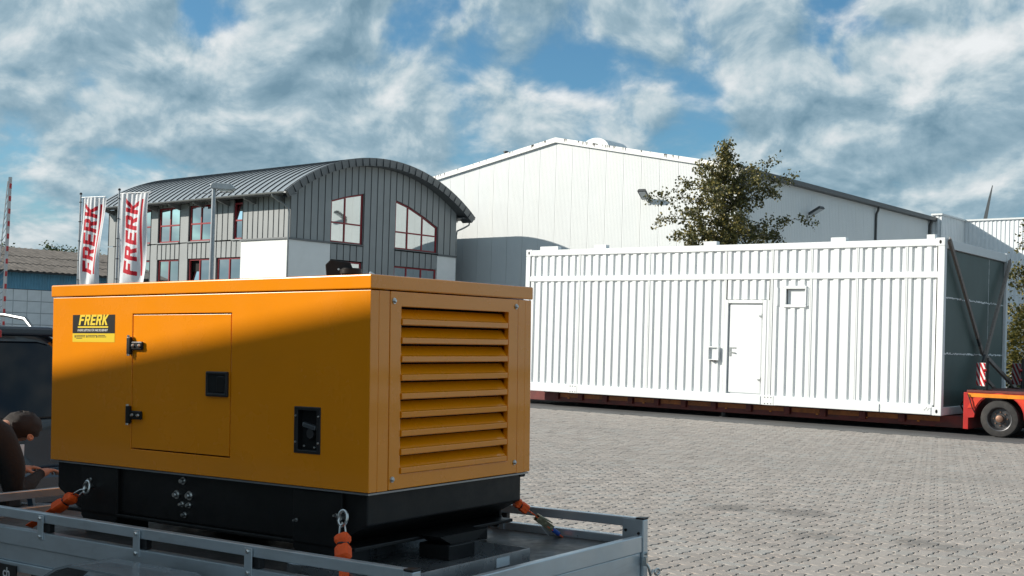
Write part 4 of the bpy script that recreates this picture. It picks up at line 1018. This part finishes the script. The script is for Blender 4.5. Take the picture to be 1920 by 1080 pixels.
# door
dr = rot_side(MB().box((.8295, .0012, .0975), (1.5145, .03, .7255)).build('door', yellow, gen, bevel=.0012))
def on_door(o): o.parent = dr; return o
for c in (.580, .253):
    h = MB(); h.box((1.512, -.020, c-.042), (1.540, -.002, c+.042)); h.box((1.43, -.014, c-.020), (1.512, -.002, c+.020))
    ho = h.build('hinge', black, dr, bevel=.005)
    b = MB()
    for (x, z) in ((1.492, c), (1.448, c)): b.lathe([(0, -.024), (.006, -.023), (.008, -.015), (.008, -.013), (0, -.013)], (x, 0, z), (0, 1, 0), 10)
    for z in (c-.048, c+.042): b.cyl((1.527, -.016, z), (1.527, -.016, z+.008), .0075, 10)
    b.build('hinge_screw', zincb, ho)
hd = MB().plate([.838, .852, .966, .980], [.358, .374, .456, .470], [(1, 1)], -.012, .006).build('handle', blackpl, dr, bevel=.005)
MB().box((.8525, -.0060, .3745), (.9655, -.0015, .4555)).build('handle_well', darkin, hd); MB().prism([(.856, .378), (.910, .378), (.910, .446), (.895, .450), (.856, .450)], -.009, .003).build('paddle', black, hd, bevel=.003)
# recessed filler panel
rp_ = rot_side(MB().plate([.270, .292, .402, .424], [.139, .155, .319, .335], [(1, 1)], -.004, .004).build('recess_frame', blackpl, gen, bevel=.004))
rot = MB().box((.277, .034, .147), (.417, .048, .327)).build('recess_back', darkin, rp_); MB().plate([.2755, .284, .410, .4185], [.1455, .152, .322, .3285], [(1, 1)], .0045, .0335).build('recess_lining', blackpl, rp_) 
lk = MB().lathe([(0, -.02), (.021, -.02), (.024, -.012), (.024, .0), (0, .0)], (.345, .033, .222), (0, 1, 0), 18); lk.build('cap', M('cap_steel', (.12, .12, .125), .35, .8), rp_, smooth=True)
MB().bar((.300, .008, .246), (.372, .004, .262), .022, .020).build('lock', M('lock_steel', (.16, .17, .18), .3, .7), rp_, bevel=.005)
bs = MB()
for (x, z) in ((.281, .296), (.413, .296), (.281, .186), (.413, .186), (.30, .168), (.36, .172)): bs.lathe([(0, -.008), (.004, -.007), (.005, -.004), (0, -.004)], (x, 0, z), (0, 1, 0), 10)
bs.build('rivet', zincb, rp_)
# maker's sticker
def smesh(name, vs, fs, mt, parent, y):       # vs in sticker coordinates (right, up) -> b decreases to the right
    return MB().add([(1.994-x, y, .595+z) for x, z in vs], fs).build(name, mt, parent, fix=False)
st_o = rot_side(MB().add([(1.994, -.0008, .638), (1.655, -.0008, .638), (1.655, -.0008, .729), (1.994, -.0008, .729)], [(0, 1, 2, 3)]).build('sticker', stick_b, gen, fix=False))
smesh('contact_strip', [(0, 0), (.339, 0), (.339, .0428), (0, .0428)], [(0, 1, 2, 3)], stick_y, st_o, -.0008)
pls, lw = logo_polys(.22, .35); k = .245/lw; vs = []; fs = []
for pl in pls:
    o = len(vs); vs += [(.050+px*k, .083+py*k*.86) for px, py in pl]; fs.append(tuple(range(o, o+len(pl))))
o = len(vs); vs += [(.043, .070), (.287, .070), (.288, .0775), (.044, .0775)]; fs.append((o, o+1, o+2, o+3))
smesh('logo', vs, fs, M('logo_yellow', (.85, .62, .04), .4, var=.02), st_o, -.0016)
tv, tf_ = text_mesh('UNSERE LEISTUNG FÜR IHRE SICHERHEIT', .0152, .2, .0002); mxx = max(v[0] for v in tv)
smesh('slogan', [(.040+v[0]*.246/mxx, .053+v[1]) for v in tv], tf_, stick_w, st_o, -.0016)
vs = []; fs = []; rs = random.Random(2)
for (x0, nln) in ((.032, 3), (.128, 2), (.208, 2)):
    q = [(x0-.014, .022), (x0-.006, .022), (x0-.006, .034), (x0-.014, .034)]; o = len(vs); vs += q; fs.append((o, o+1, o+2, o+3))
    for j in range(nln):
        w = rs.uniform(.045, .07); zz_ = .031-.007*j; x = x0
        while x < x0+w: d = rs.uniform(.002, .006); o = len(vs); vs += [(x, zz_), (x+d, zz_), (x+d, zz_+.0035), (x, zz_+.0035)]; fs.append((o, o+1, o+2, o+3)); x += d+.0013
smesh('contact_lines', vs, fs, M('print_brown', (.09, .065, .01), .5), st_o, -.0016)
# black base frame, prow-shaped at the louvred end
MB().prism([(.03, -.008), (.03, -.135), (.21, -.226), (GL_-.20, -.226), (GL_-.03, -.14), (GL_-.03, -.008)], .028, GW-.03, 'x').build('base_frame', black, gen, bevel=.006)
MB().box((-.002, .0, -.0075), (GW-.01, GL_-.006, -.0005)).build('base_lip', M('edge_steel', (.35, .36, .37), .35, .8), gen)
MB().box((.010, .08, -.2435), (GW-.02, GL_-.06, -.2275)).build('base_flange', black, gen, bevel=.004)
for (b0, b1) in ((.155, .435), (1.63, 1.915)):
    for a in (-.002, GW-.026): MB().prism([(b0, -.012), (b0, -.255), (b0+.02, -.276), (b1-.02, -.276), (b1, -.255), (b1, -.012)][::-1], a+(.012 if a < 0 else 0), a+(.030 if a < 0 else .018), 'x').build('fork_plate', black, gen, bevel=.004)
    for a in (.02, .85): MB().box((a, b0+.03, -.33), (a+.20, b1-.03, -.245)).build('foot', black, gen, bevel=.006)
MB().prism([(.50, -.262), (.68, -.262), (.76, -.222), (.42, -.222)], -.03, .10).build('drain_hopper', black, gen); MB().box((.46, -.05, -.3265), (.72, .12, -.2625)).build('foot', black, gen, bevel=.004)
bb = [(1.165, -.036, .013), (1.209, -.102, .015), (1.119, -.100, .016), (1.170, -.143, .010), (1.121, -.144, .010), (1.15, -.190, .010), (1.82, -.075, .007), (.40, -.14, .006), (.17, -.10, .006)]
for (b, c, r) in bb: MB().lathe([(0, -.022), (r*.7, -.022), (r*.9, -.016), (r*.9, -.005), (r*1.35, -.005), (r*1.35, 0), (0, 0)], (.0275 if .5 < b < 1.5 else -.002, b, c), (1, 0, 0), 12).build('bolt', zincb, gen, smooth=True)
for (b, c) in ((.105, -.10), (1.80, -.108)):
    ring = [(-.048+.006*sin(t), b-.012+.030*cos(t)*.75, c+.030*sin(t)) for t in np.linspace(0, 2*pi, 18)[:-1]]
    MB().tube(ring, .007, 8, closed=True).build('lifting_eye', zincb, gen, smooth=True); MB().cyl((.0, b+.015, c), (-.045, b+.008, c), .012, 10).build('eye_shank', zincb, gen)
MB().cyl((GW-.04, .035, -.016), (GW+.0, .035, -.016), .010, 10).build('drain_stub', black, gen)

# ------------------------------------------------------------------ car trailer
tr = thing('car_trailer', 'grey aluminium car trailer with double rails carrying the yellow generator', 'trailer', mat=GM)
NA, FA, EB, FB, RT = -.27, 1.40, -.46, 2.62, -.207
def tbox(n, a, b, mt=alu, bv=.004): return box(n, a, b, mt, tr, bv)
tbox('deck', (NA+.03, EB+.03, -.352), (FA-.03, FB-.03, -.332), floorply, .002)
tbox('chassis', (NA+.05, EB, -.42), (NA+.13, FB, -.353), galv); tbox('chassis', (FA-.13, EB, -.42), (FA-.05, FB, -.353), galv)
for (a, out) in ((NA, -1), (FA, 1)):
    tbox('top_rail', (a-.019, EB+.02, RT-.044), (a+.019, FB, RT))
    side = [(-.296, -.376, .024), (-.376, -.456, .014), (-.456, -.50, .026)]
    for (c1, c0, w) in side: tbox('side_board', (a-w, EB+.045, c0+.0008), (a+w, FB-.03, c1-.0008))
    for b in (.365, 1.07, 1.78):
        x0, x1 = (a-.030, a-.0242) if out < 0 else (a+.0242, a+.030)
        br_ = tbox('rail_bracket', (x0, b-.022, RT-.120), (x1, b+.022, RT-.008), alu, .002)
        tbox('spacer_block', (a-.016, b-.05, RT-.0885), (a+.016, b-.005, RT-.0445), blackpl)
        for c in (RT-.022, RT-.106):
            xx = x0 if out < 0 else x1
            MB().lathe([(0, -.010), (.006, -.009), (.009, -.005), (.009, 0), (0, 0)], (xx, b, c), (1 if out < 0 else -1, 0, 0), 12).build('bolt', zincb, br_, smooth=True)
        if out > 0:
            MB().prism([(b-.04, RT-.13), (b+.03, RT-.13), (b+.03, RT-.04), (b-.0, RT-.02), (b-.04, RT-.08)], a-.030, a-.0245, 'x').build('inner_bracket', alu, tr); MB().lathe([(0, -.008), (.008, -.006), (.008, 0), (0, 0)], (a-.031, b, RT-.115), (1, 0, 0), 10).build('bolt', zincb, tr)
    po = tbox('corner_post', (a-.022, EB-.022, -.50), (a+.022, EB+.019, RT-.006)); MB().box((a-.024, EB-.024, RT-.006), (a+.024, EB+.021, RT+.003)).build('post_cap', blackpl, po, bevel=.003)
    s = 1 if out < 0 else -1
    tbox('tie_plate', (min(a+s*.023, a+s*.026), EB-.02, RT-.092), (max(a+s*.023, a+s*.026), EB+.09, RT-.006), alu, .001)
    for (b, c) in ((EB+.07, RT-.06), (EB+.0, RT-.07)): MB().cyl((a+s*.026, b, c), (a+s*.032, b, c), .007, 10).build('bolt', blackpl, tr)
# tailgate
for (c1, c0, w) in ((-.286, -.366, .020), (-.366, -.48, .012)): tbox('tailgate', (NA+.028, EB-w+.002, c0+.001), (FA-.028, EB+w-.004, c1-.001))
MB().cyl((FA-.0, EB-.034, -.372), (FA-.0, EB-.022, -.372), .008, 10).build('bolt', zincb, tr)
lt = MB().tube([(FA-.03, EB-.03, -.40), (FA-.02, EB-.05, -.43), (FA+.0, EB-.05, -.47), (FA+.02, EB-.05, -.452), (FA+.05, EB-.06, -.458)], .007, 8); lt.tube([(FA+.045+.022*cos(t), EB-.06, -.46+.014*sin(t)) for t in np.linspace(0, 2*pi, 13)[:-1]], .006, 8, closed=True); lt.box((FA-.034, EB-.045, -.425), (FA-.016, EB-.024, -.385)); lt.build('latch', zincb, tr, smooth=True)
# front board and drawbar
tbox('front_rail', (NA+.021, FB-.019, RT-.044), (FA-.021, FB+.019, RT)); tbox('front_board', (NA+.03, FB-.024, -.45), (FA-.03, FB+.02, -.296))
MB().bar((NA+.3, FB, -.44), (.55, 3.65, -.44), .07, .08).build('drawbar', galv, tr); MB().bar((FA-.3, FB, -.44), (.60, 3.65, -.44), .07, .08).build('drawbar', galv, tr)
MB().box((.52, 3.40, -.42), (.63, 3.72, -.34)).build('coupling', blackpl, tr, bevel=.02); MB().bar((.46, 3.02, -.40), (.40, 2.98, -.245), .03, .03).build('brake_lever', M('lever_blue', (.03, .08, .14), .4), tr); MB().cyl((.424, 3.0, -.275), (.415, 2.995, -.205), .022, 12).build('lever_grip', M('grip_red', (.55, .02, .01), .4), tr, smooth=True)
# wheels with mudguards outside the chassis
for a, s in ((NA-.19, 1), (FA+.19, -1)):
    for b in (.885,):
        zc = -.62
        w = wheel(tr, (0, 0, 0), .265, .16, 1); w.matrix_local = Matrix.Translation((a, b, zc)) @ Matrix.Rotation(pi/2 if s < 0 else -pi/2, 4, 'Z')
    prof_o = [(.885-.60*cos(t), -.62+.285*min(1, sin(t)*1.15)) for t in np.linspace(.12, pi-.12, 19)]; prof_i = [(.885-.588*cos(t), -.62+.275*min(1, sin(t)*1.15)) for t in np.linspace(pi-.12, .12, 19)]
    MB().prism(prof_o+prof_i, a-.11, a+.11, 'x').build('mudguard', M('mudguard_plastic', (.20, .23, .25), .22, var=.05, coat=.3), tr, smooth=True)
MB().box((FA-.2, .9, -.66), (FA-.05, .98, -.58)).box((NA-.02, .9, -.66), (FA+.02, .98, -.60)).build('axle', galv, tr)
# lettered plate low on the near side
pl_ = MB().box((NA-.034, 1.962, -.580), (NA-.0275, 2.40, -.472)).build('name_plate', stick_b, tr); tv, tf_ = text_mesh('ch', .066, 0, .0012); mxx = max(v[0] for v in tv)
MB().add([(NA-.0352, 2.072-v[0], -.530+v[1]) for v in tv], tf_).build('plate_lettering', stick_w, pl_, fix=False)
# folded steel tray
ty = thing('drip_tray', 'shallow galvanised steel tray under the louvred end of the generator', 'tray', mat=GM)
T0, T1, U0, U1, TB, TT = -.15, .64, -.345, .30, -.3305, -.262
MB().box((T0, U0, TB), (T1, U1, TB+.003)).build('tray_bottom', galv, ty)
for n_, a, b in (('front', (T0, U0, TB+.003), (T1, U0+.003, TT)), ('back', (T0, U1-.003, TB+.003), (T1, U1, -.29)), ('end', (T1-.003, U0+.003, TB+.003), (T1, U1-.003, TT)), ('end', (T0, U0+.003, TB+.003), (T0+.003, U1-.003, -.29))): MB().box(a, b).build('tray_wall', galv, ty)
MB().box((.40, U0-.0012, -.312), (.49, U0-.0002, -.274)).build('paper_label', M('label_pale', (.50, .56, .60), .6), ty)

# ------------------------------------------------------------------ orange tie-down straps
def ribbon(mb, pts, w, th, side):
    pts = [Vector(p) for p in pts]; side = Vector(side).normalized(); n = len(pts); vs = []
    for i, p in enumerate(pts):
        d = (pts[min(i+1, n-1)]-pts[max(i-1, 0)]).normalized(); s = (side-d*side.dot(d)).normalized(); nn = d.cross(s)
        vs += [p+s*w/2+nn*th/2, p-s*w/2+nn*th/2, p-s*w/2-nn*th/2, p+s*w/2-nn*th/2]
    fs = []
    for i in range(n-1): fs += [(i*4+j, i*4+(j+1) % 4, i*4+4+(j+1) % 4, i*4+4+j) for j in range(4)]
    fs += [(3, 2, 1, 0), tuple((n-1)*4+k for k in range(4))]
    mb.add(vs, fs)
def ratchet_strap(label, eye, end, bundle, side, ratchet=False):
    t = thing('tie_down_strap', label, 'strap', mat=GM, group='orange tie down straps holding the generator')
    eye, end = Vector(eye), Vector(end); d = (end-eye).normalized(); L = (end-eye).length; side = Vector(side)
    s = (side-d*side.dot(d)).normalized(); nn = d.cross(s)
    hk = MB(); a = eye; b = eye+d*.055
    hk.tube([a+s*.004, a-s*.010+d*.012, b-s*.016, b+d*.004+s*.0, b+s*.016, a+s*.012+d*.012, a-s*.002-d*.004], .0038, 6); hk.build('wire_hook', zincb, t, smooth=True)
    wb = MB()
    ribbon(wb, [eye+d*.05, eye+d*(.05+L*.3)+nn*.004, eye+d*(L*.7)-nn*.004, end], .042, .004, s); wb.build('webbing', orange, t)
    # folded bundle of spare webbing, bound with a dark band
    b0, b1 = bundle; bu = MB()
    c0 = eye+d*b0; c1 = eye+d*b1; Lb = (c1-c0).length
    nq = 15; vs = []; fs = []; m_ = 20
    for i in range(nq):
        f = i/(nq-1); w = .030*(1-.30*math.exp(-((f-.42)/.07)**2))*max(.25, min(1, (f*9)**.5, ((1-f)*9)**.5)); th = .024*(1-.45*math.exp(-((f-.42)/.07)**2))*max(.2, min(1, (f*7)**.5, ((1-f)*7)**.5))
        q = c0+d*(Lb*f)
        for j in range(m_):
            a = 2*pi*j/m_; ca, sa = cos(a), sin(a); k = (abs(ca)**6+abs(sa)**6)**(-1/6)*(1-.035*(j % 2))
            vs.append(q+s*w*ca*k+nn*th*sa*k)
    for i in range(nq-1): fs += [(i*m_+j, i*m_+(j+1) % m_, (i+1)*m_+(j+1) % m_, (i+1)*m_+j) for j in range(m_)]
    fs += [tuple(range(m_-1, -1, -1)), tuple((nq-1)*m_+j for j in range(m_))]
    bu.add(vs, fs)
    bu.build('strap_bundle', orange, t)
    q = c0+d*Lb*.42; lo = [q+s*.0235*cos(a)+nn*.0165*sin(a)+d*.004*sin(a*2) for a in np.linspace(0, 2*pi, 15)[:-1]]
    MB().tube(lo, .0042, 6, closed=True).build('rubber_band', blackpl, t)
    if ratchet:
        r0_, r1_ = eye+d*(L*.52), eye+d*(L*.80)
        mb = MB(); mb.bar(r0_+s*.021, r1_+s*.018, .004, .034, up=nn); mb.bar(r0_-s*.021, r1_-s*.018, .004, .034, up=nn); mb.bar(r0_+nn*.016, r0_.lerp(r1_, .8)+nn*.024, .042, .006, up=nn)
        for f in (.15, .5, .9): q = r0_.lerp(r1_, f); mb.cyl(q-s*.025, q+s*.025, .008, 10)
        mb.build('ratchet', M('ratchet_zinc', (.30, .27, .18), .4, .8, var=.2, scale=30), t, bevel=.002)
        MB().bar(r1_+d*.002, r1_+d*.05, .046, .022, up=nn).build('ratchet_grip', M('grip_blue', (.01, .06, .30), .45), t, bevel=.008)
        MB().bar(r0_+d*.03-nn*.02, r0_+d*.10-nn*.035-s*.015, .03, .001, up=nn).build('paper_tag', stick_w, t)
ratchet_strap('orange tie-down strap hanging from the eye nearest the louvred corner', (-.052, .092, -.120), (-.175, -.04, -.318), (.045, .175), (.35, -1, .25))
ratchet_strap('orange tie-down strap with bundled webbing at the eye by the front rail', (-.055, 1.80, -.118), (-.14, 2.12, -.318), (.06, .215), (-1, -.2, .6))
ratchet_strap('orange tie-down strap with ratchet and blue grip at the far side', (1.105, .10, -.125), (1.345, -.045, -.328), (.035, .12), (.25, 1, .4), True)

# ------------------------------------------------------------------ towing car
carM = Matrix.Translation(GM @ Vector((.58, 3.78, 0))) @ Matrix.Rotation(.9494, 4, 'Z'); carM[2][3] = 0.
car = thing('estate_car', 'dark blue estate car with silver roof rails in front of the trailer', 'car', mat=carM)
prof_h = [(.0, .26), (.70, .26), (.86, .36), (.895, .60), (.885, .88), (.86, .95), (.745, 1.30), (.66, 1.45), (.45, 1.525), (.0, 1.545)]
def station(y, wsc, top, bot, shear): return [(x*wsc*(1 if z < .9 else 1), y+shear*max(0, z-.92), .26+(z-.26)*1.0 if z <= .95 else .95+(z-.95)*top) for x, z in prof_h]
sts = [station(.10, .90, .96, 0, .30), station(.03, .95, .985, 0, .34), station(.0, .97, 1.0, 0, .36), station(.18, 1., 1.0, 0, .20), station(.7, 1., 1., 0, 0), station(2.2, 1., 1., 0, 0), station(2.7, 1., .95, 0, .0), station(3.25, 1., .14, 0, 0), station(4.2, .96, .05, 0, 0), station(4.55, .86, .0, 0, 0)]
vs = []; fs = []; n = len(prof_h)
for st in sts:
    vs += [(x, y, z) for x, y, z in st]+[(-x, y, z) for x, y, z in reversed(st[1:-1])]
nn_ = 2*n-2
for i in range(len(sts)-1): fs += [(i*nn_+j, i*nn_+(j+1) % nn_, (i+1)*nn_+(j+1) % nn_, (i+1)*nn_+j) for j in range(nn_)]
fs += [tuple(range(nn_-1, -1, -1)), tuple(range((len(sts)-1)*nn_, len(sts)*nn_))]
bd = MB().add(vs, fs).build('body', carblue, car, smooth=True); sm = bd.modifiers.new('s', 'SUBSURF'); sm.levels = 2; sm.render_levels = 2
ysh = lambda z, o=0.: .045+.345*max(0, z-.92)+o
rw_ = MB(); pts = [(-.66, .93), (.66, .93), (.55, 1.40), (.45, 1.425), (-.45, 1.425), (-.55, 1.40)]
rw_.add([(x, ysh(z)-.085, z) for x, z in pts]+[(x, ysh(z)+.0, z) for x, z in pts], [tuple(range(6)), tuple(range(11, 5, -1))]+[(i, i+6, (i+1) % 6+6, (i+1) % 6) for i in range(6)]); rw_.build('rear_window', carglass, car, bevel=.012)
MB().prism([(-.58, 1.46), (.58, 1.46), (.54, 1.525), (-.54, 1.525)], .10, .40).build('spoiler', carblue, car, bevel=.02, seg=3)
MB().box((-.13, .045, 1.448), (.14, .14, 1.498)).build('brake_light', lampred, car, bevel=.008)
for s in (-1, 1):
    MB().tube([(s*.60, .42, 1.50), (s*.615, .55, 1.575), (s*.62, .8, 1.60), (s*.63, 1.6, 1.615), (s*.60, 2.4, 1.58), (s*.58, 2.55, 1.52)], [.013, .016, .014, .014, .014, .012], 8).build('roof_rail', chrome, car, smooth=True)
    MB().prism([(s*.70, .66), (s*.87, .68), (s*.86, .98), (s*.74, 1.0)], -.045, .05).build('tail_light', lampred, car, bevel=.015)
    MB().add([(s*.842, .65, .99), (s*.842, 2.9, .99), (s*.765, 2.35, 1.30), (s*.765, .75, 1.32)], [(0, 1, 2, 3)]).build('side_window', carglass, car, fix=False)
    for y in (.85, 3.65): wheel(car, (s*.80, y, .325), .325, .22, -s if s > 0 else 1)
MB().box((-.84, -.09, .34), (.84, .06, .60)).build('bumper', carblue, car, bevel=.05, seg=3); MB().box((-.26, -.052, .66), (.26, -.035, .77)).build('number_plate', whitesign, car); MB().box((-.8, -.094, .46), (.8, -.088, .49)).build('bumper_trim', chrome, car)
MB().tube([(0, .1, .38), (0, -.02, .38), (0, -.10, .42)], .02, 8).build('tow_bar', black, car, smooth=True)

# ------------------------------------------------------------------ person bending over the drawbar
def gpt(a, b, z): p = GM @ Vector((a, b, 0)); return Vector((p.x, p.y, z))
J = {}; ED = []
def jt(n, p, r, par=None):
    J[n] = (len(J), p, r)
    if par is not None: ED.append((J[par][0], J[n][0]))
jt('pelvis', gpt(-.30, 3.12, .86), (.17, .14)); jt('waist', gpt(-.12, 3.13, .925), (.165, .14), 'pelvis'); jt('chest', gpt(.08, 3.13, .93), (.19, .155), 'waist'); jt('neckb', gpt(.25, 3.12, .885), (.125, .115), 'chest'); jt('neck', gpt(.30, 3.11, .915), (.06, .06), 'neckb')
jt('head1', gpt(.365, 3.10, .93), (.078, .082), 'neck'); jt('head2', gpt(.43, 3.09, .935), (.080, .084), 'head1'); jt('head3', gpt(.475, 3.085, .90), (.06, .064), 'head2')
for s, nm in ((-1, 'r'), (1, 'l')):
    bx = .19*s
    jt(nm+'sh', gpt(.19, 3.13+bx, .90), (.095, .09), 'neckb'); jt(nm+'ua', gpt(.25, 3.13+bx*1.22, .76), (.078, .078), nm+'sh'); jt(nm+'el', gpt(.29+.04*s, 3.13+bx*1.25, .60), (.062, .062), nm+'ua')
    jt(nm+'fa', gpt(.38, 3.13+bx*.95, .62), (.05, .05), nm+'el'); jt(nm+'wr', gpt(.48, 3.13+bx*.6, .66), (.03, .03), nm+'fa'); jt(nm+'pa', gpt(.54, 3.13+bx*.5, .68), (.032, .020), nm+'wr')
    for k, (q, l) in enumerate(((-.030, .055), (-.010, .068), (.010, .066), (.030, .05))):
        jt(nm+'f%d' % k, gpt(.58, 3.13+bx*.48+q, .687), (.009, .009), nm+'pa'); jt(nm+'g%d' % k, gpt(.58+l*.6, 3.13+bx*.46+q, .675), (.008, .008), nm+'f%d' % k); jt(nm+'h%d' % k, gpt(.58+l*.8, 3.13+bx*.46+q, .65), (.007, .007), nm+'g%d' % k)
    jt(nm+'t0', gpt(.54, 3.13+bx*.5-s*.045, .665), (.010, .010), nm+'pa'); jt(nm+'t1', gpt(.58, 3.13+bx*.5-s*.055, .65), (.008, .008), nm+'t0')
    hx = .10*s
    jt(nm+'hip', gpt(-.31, 3.12+hx, .82), (.115, .115), 'pelvis'); jt(nm+'th', gpt(-.16, 3.12+hx*1.2, .66), (.10, .095), nm+'hip'); jt(nm+'kn', gpt(.0-.08*(s > 0), 3.12+hx*1.35, .50), (.068, .068), nm+'th'); jt(nm+'cf', gpt(-.09, 3.12+hx*1.35, .30), (.062, .062), nm+'kn'); jt(nm+'an', gpt(-.14, 3.12+hx*1.35, .085), (.046, .046), nm+'cf'); jt(nm+'to', gpt(.06, 3.12+hx*1.45, .045), (.044, .040), nm+'an')
me = bpy.data.meshes.new('skel'); me.from_pydata([tuple(j[1]) for j in J.values()], ED, [])
so_ = bpy.data.objects.new('skel', me); COL.objects.link(so_); so_.modifiers.new('Skin', 'SKIN')
for i, j in enumerate(J.values()): me.skin_vertices[0].data[i].radius = j[2]
me.skin_vertices[0].data[0].use_root = True
sb_ = so_.modifiers.new('sub', 'SUBSURF'); sb_.levels = 2; sb_.render_levels = 2
dg = bpy.context.evaluated_depsgraph_get(); bme = bpy.data.meshes.new_from_object(so_.evaluated_get(dg)); bpy.data.objects.remove(so_)
pn = thing('person', 'person in dark work clothes bending over the trailer drawbar behind the generator', 'person', gpt(-.14, 3.12, 0))
bme.transform(Matrix.Translation(-gpt(-.14, 3.12, 0))); bme.materials.clear()
for q in (cloth, trous, skin): bme.materials.append(q)
inv_ = (GM.to_3x3()).transposed(); base0 = gpt(-.14, 3.12, 0); g0 = GM.translation
names = list(J); jp = np.array([tuple(J[k][1]) for k in names])
for pl in bme.polygons:
    c = Vector(pl.center)+base0; k = names[int(np.argmin(((jp-np.array(c))**2).sum(1)))]
    pl.use_smooth = True
    pl.material_index = 2 if (k.startswith('head') or k == 'neck' or k[1:] in ('pa',) or k[1:2] in ('f', 'g', 'h') and k[2:].isdigit() or k[1:] in ('t0', 't1')) else (1 if k[1:] in ('hip', 'th', 'kn', 'cf', 'an', 'to') or k == 'pelvis' else 0)
obj('body', bme, pn)
# hair cap over the back and top of the head
hm = MB(); hc = gpt(.415, 3.09, .935)-base0; vs = []; fs = []; nu, nv = 22, 12; rs = random.Random(9); ua = (GM.to_3x3() @ Vector((1, 0, 0))); ua.z = 0; ua.normalize(); va = Vector((-ua.y, ua.x, 0))
for j in range(nv+1):
    ph_ = j/nv*2.1
    for i in range(nu):
        a = 2*pi*i/nu; r = .100+.004*sin(a*7+j)+rs.uniform(-.003, .004)
        d = Vector((0, 0, 1))*cos(ph_)+(ua*cos(a)*1.08+va*sin(a))*sin(ph_); vs.append(hc+Vector((d.x*r*1.08, d.y*r, d.z*r*.98)))
for j in range(nv):
    for i in range(nu):
        a = 2*pi*(i+.5)/nu
        if cos(a) > .6 and j > 9: continue
        fs.append((j*nu+i, j*nu+(i+1) % nu, (j+1)*nu+(i+1) % nu, (j+1)*nu+i))
hm.add(vs, fs).build('hair', hair, pn, smooth=True, fix=False)
for s in (-1, 1): MB().lathe([(0, -.012), (.016, -.010), (.022, .0), (.012, .006), (0, .002)], gpt(.415, 3.09+s*.094, .89)-base0, va*s, 10).build('ear', skin, pn, smooth=True)
# letters on the back of the shirt, laid on the cloth
bvh = BVHTree.FromPolygons([v.co.copy() for v in bme.vertices], [tuple(p.vertices) for p in bme.polygons])
pls, lw = logo_polys(.2, .4); vs = []; fs = []; k = .20/lw
for pl in pls:
    o = len(vs)
    for px, py in pl:
        p = gpt(.13+py*k*1.1, 3.13-(px-lw/2)*k*-1, 1.6)-base0; hit = bvh.ray_cast(p, Vector((0, 0, -1)))
        vs.append((hit[0]+Vector((0, 0, .006))) if hit[0] else p-Vector((0, 0, .6)))
    fs.append(tuple(range(o, o+len(pl))))
MB().add(vs, fs).build('shirt_lettering', stick_w, pn, fix=False)

# ------------------------------------------------------------------ hall behind the yard, out of the picture: it shades the trailer
_e2 = Vector((-.581, 4.767, 1.655))+SUN*10.
sh = thing('yard_hall', 'dark rendered hall with sloping roof, shading the trailer from the sun', 'building', (_e2.x, _e2.y, 0), math.atan2(-.583, .8125))
zr = lambda x: _e2.z+.163*x
MB().prism([(-9.2, 0), (6., 0), (6., zr(6.)-.25), (-9.2, zr(-9.2)-.25)], -14, -.35).build('wall', brickm, sh)
MB().prism([(-9.6, zr(-9.6)-.22), (6.4, zr(6.4)-.22), (6.4, zr(6.4)), (-9.6, zr(-9.6))], -14.4, .0).build('roof', moss, sh)
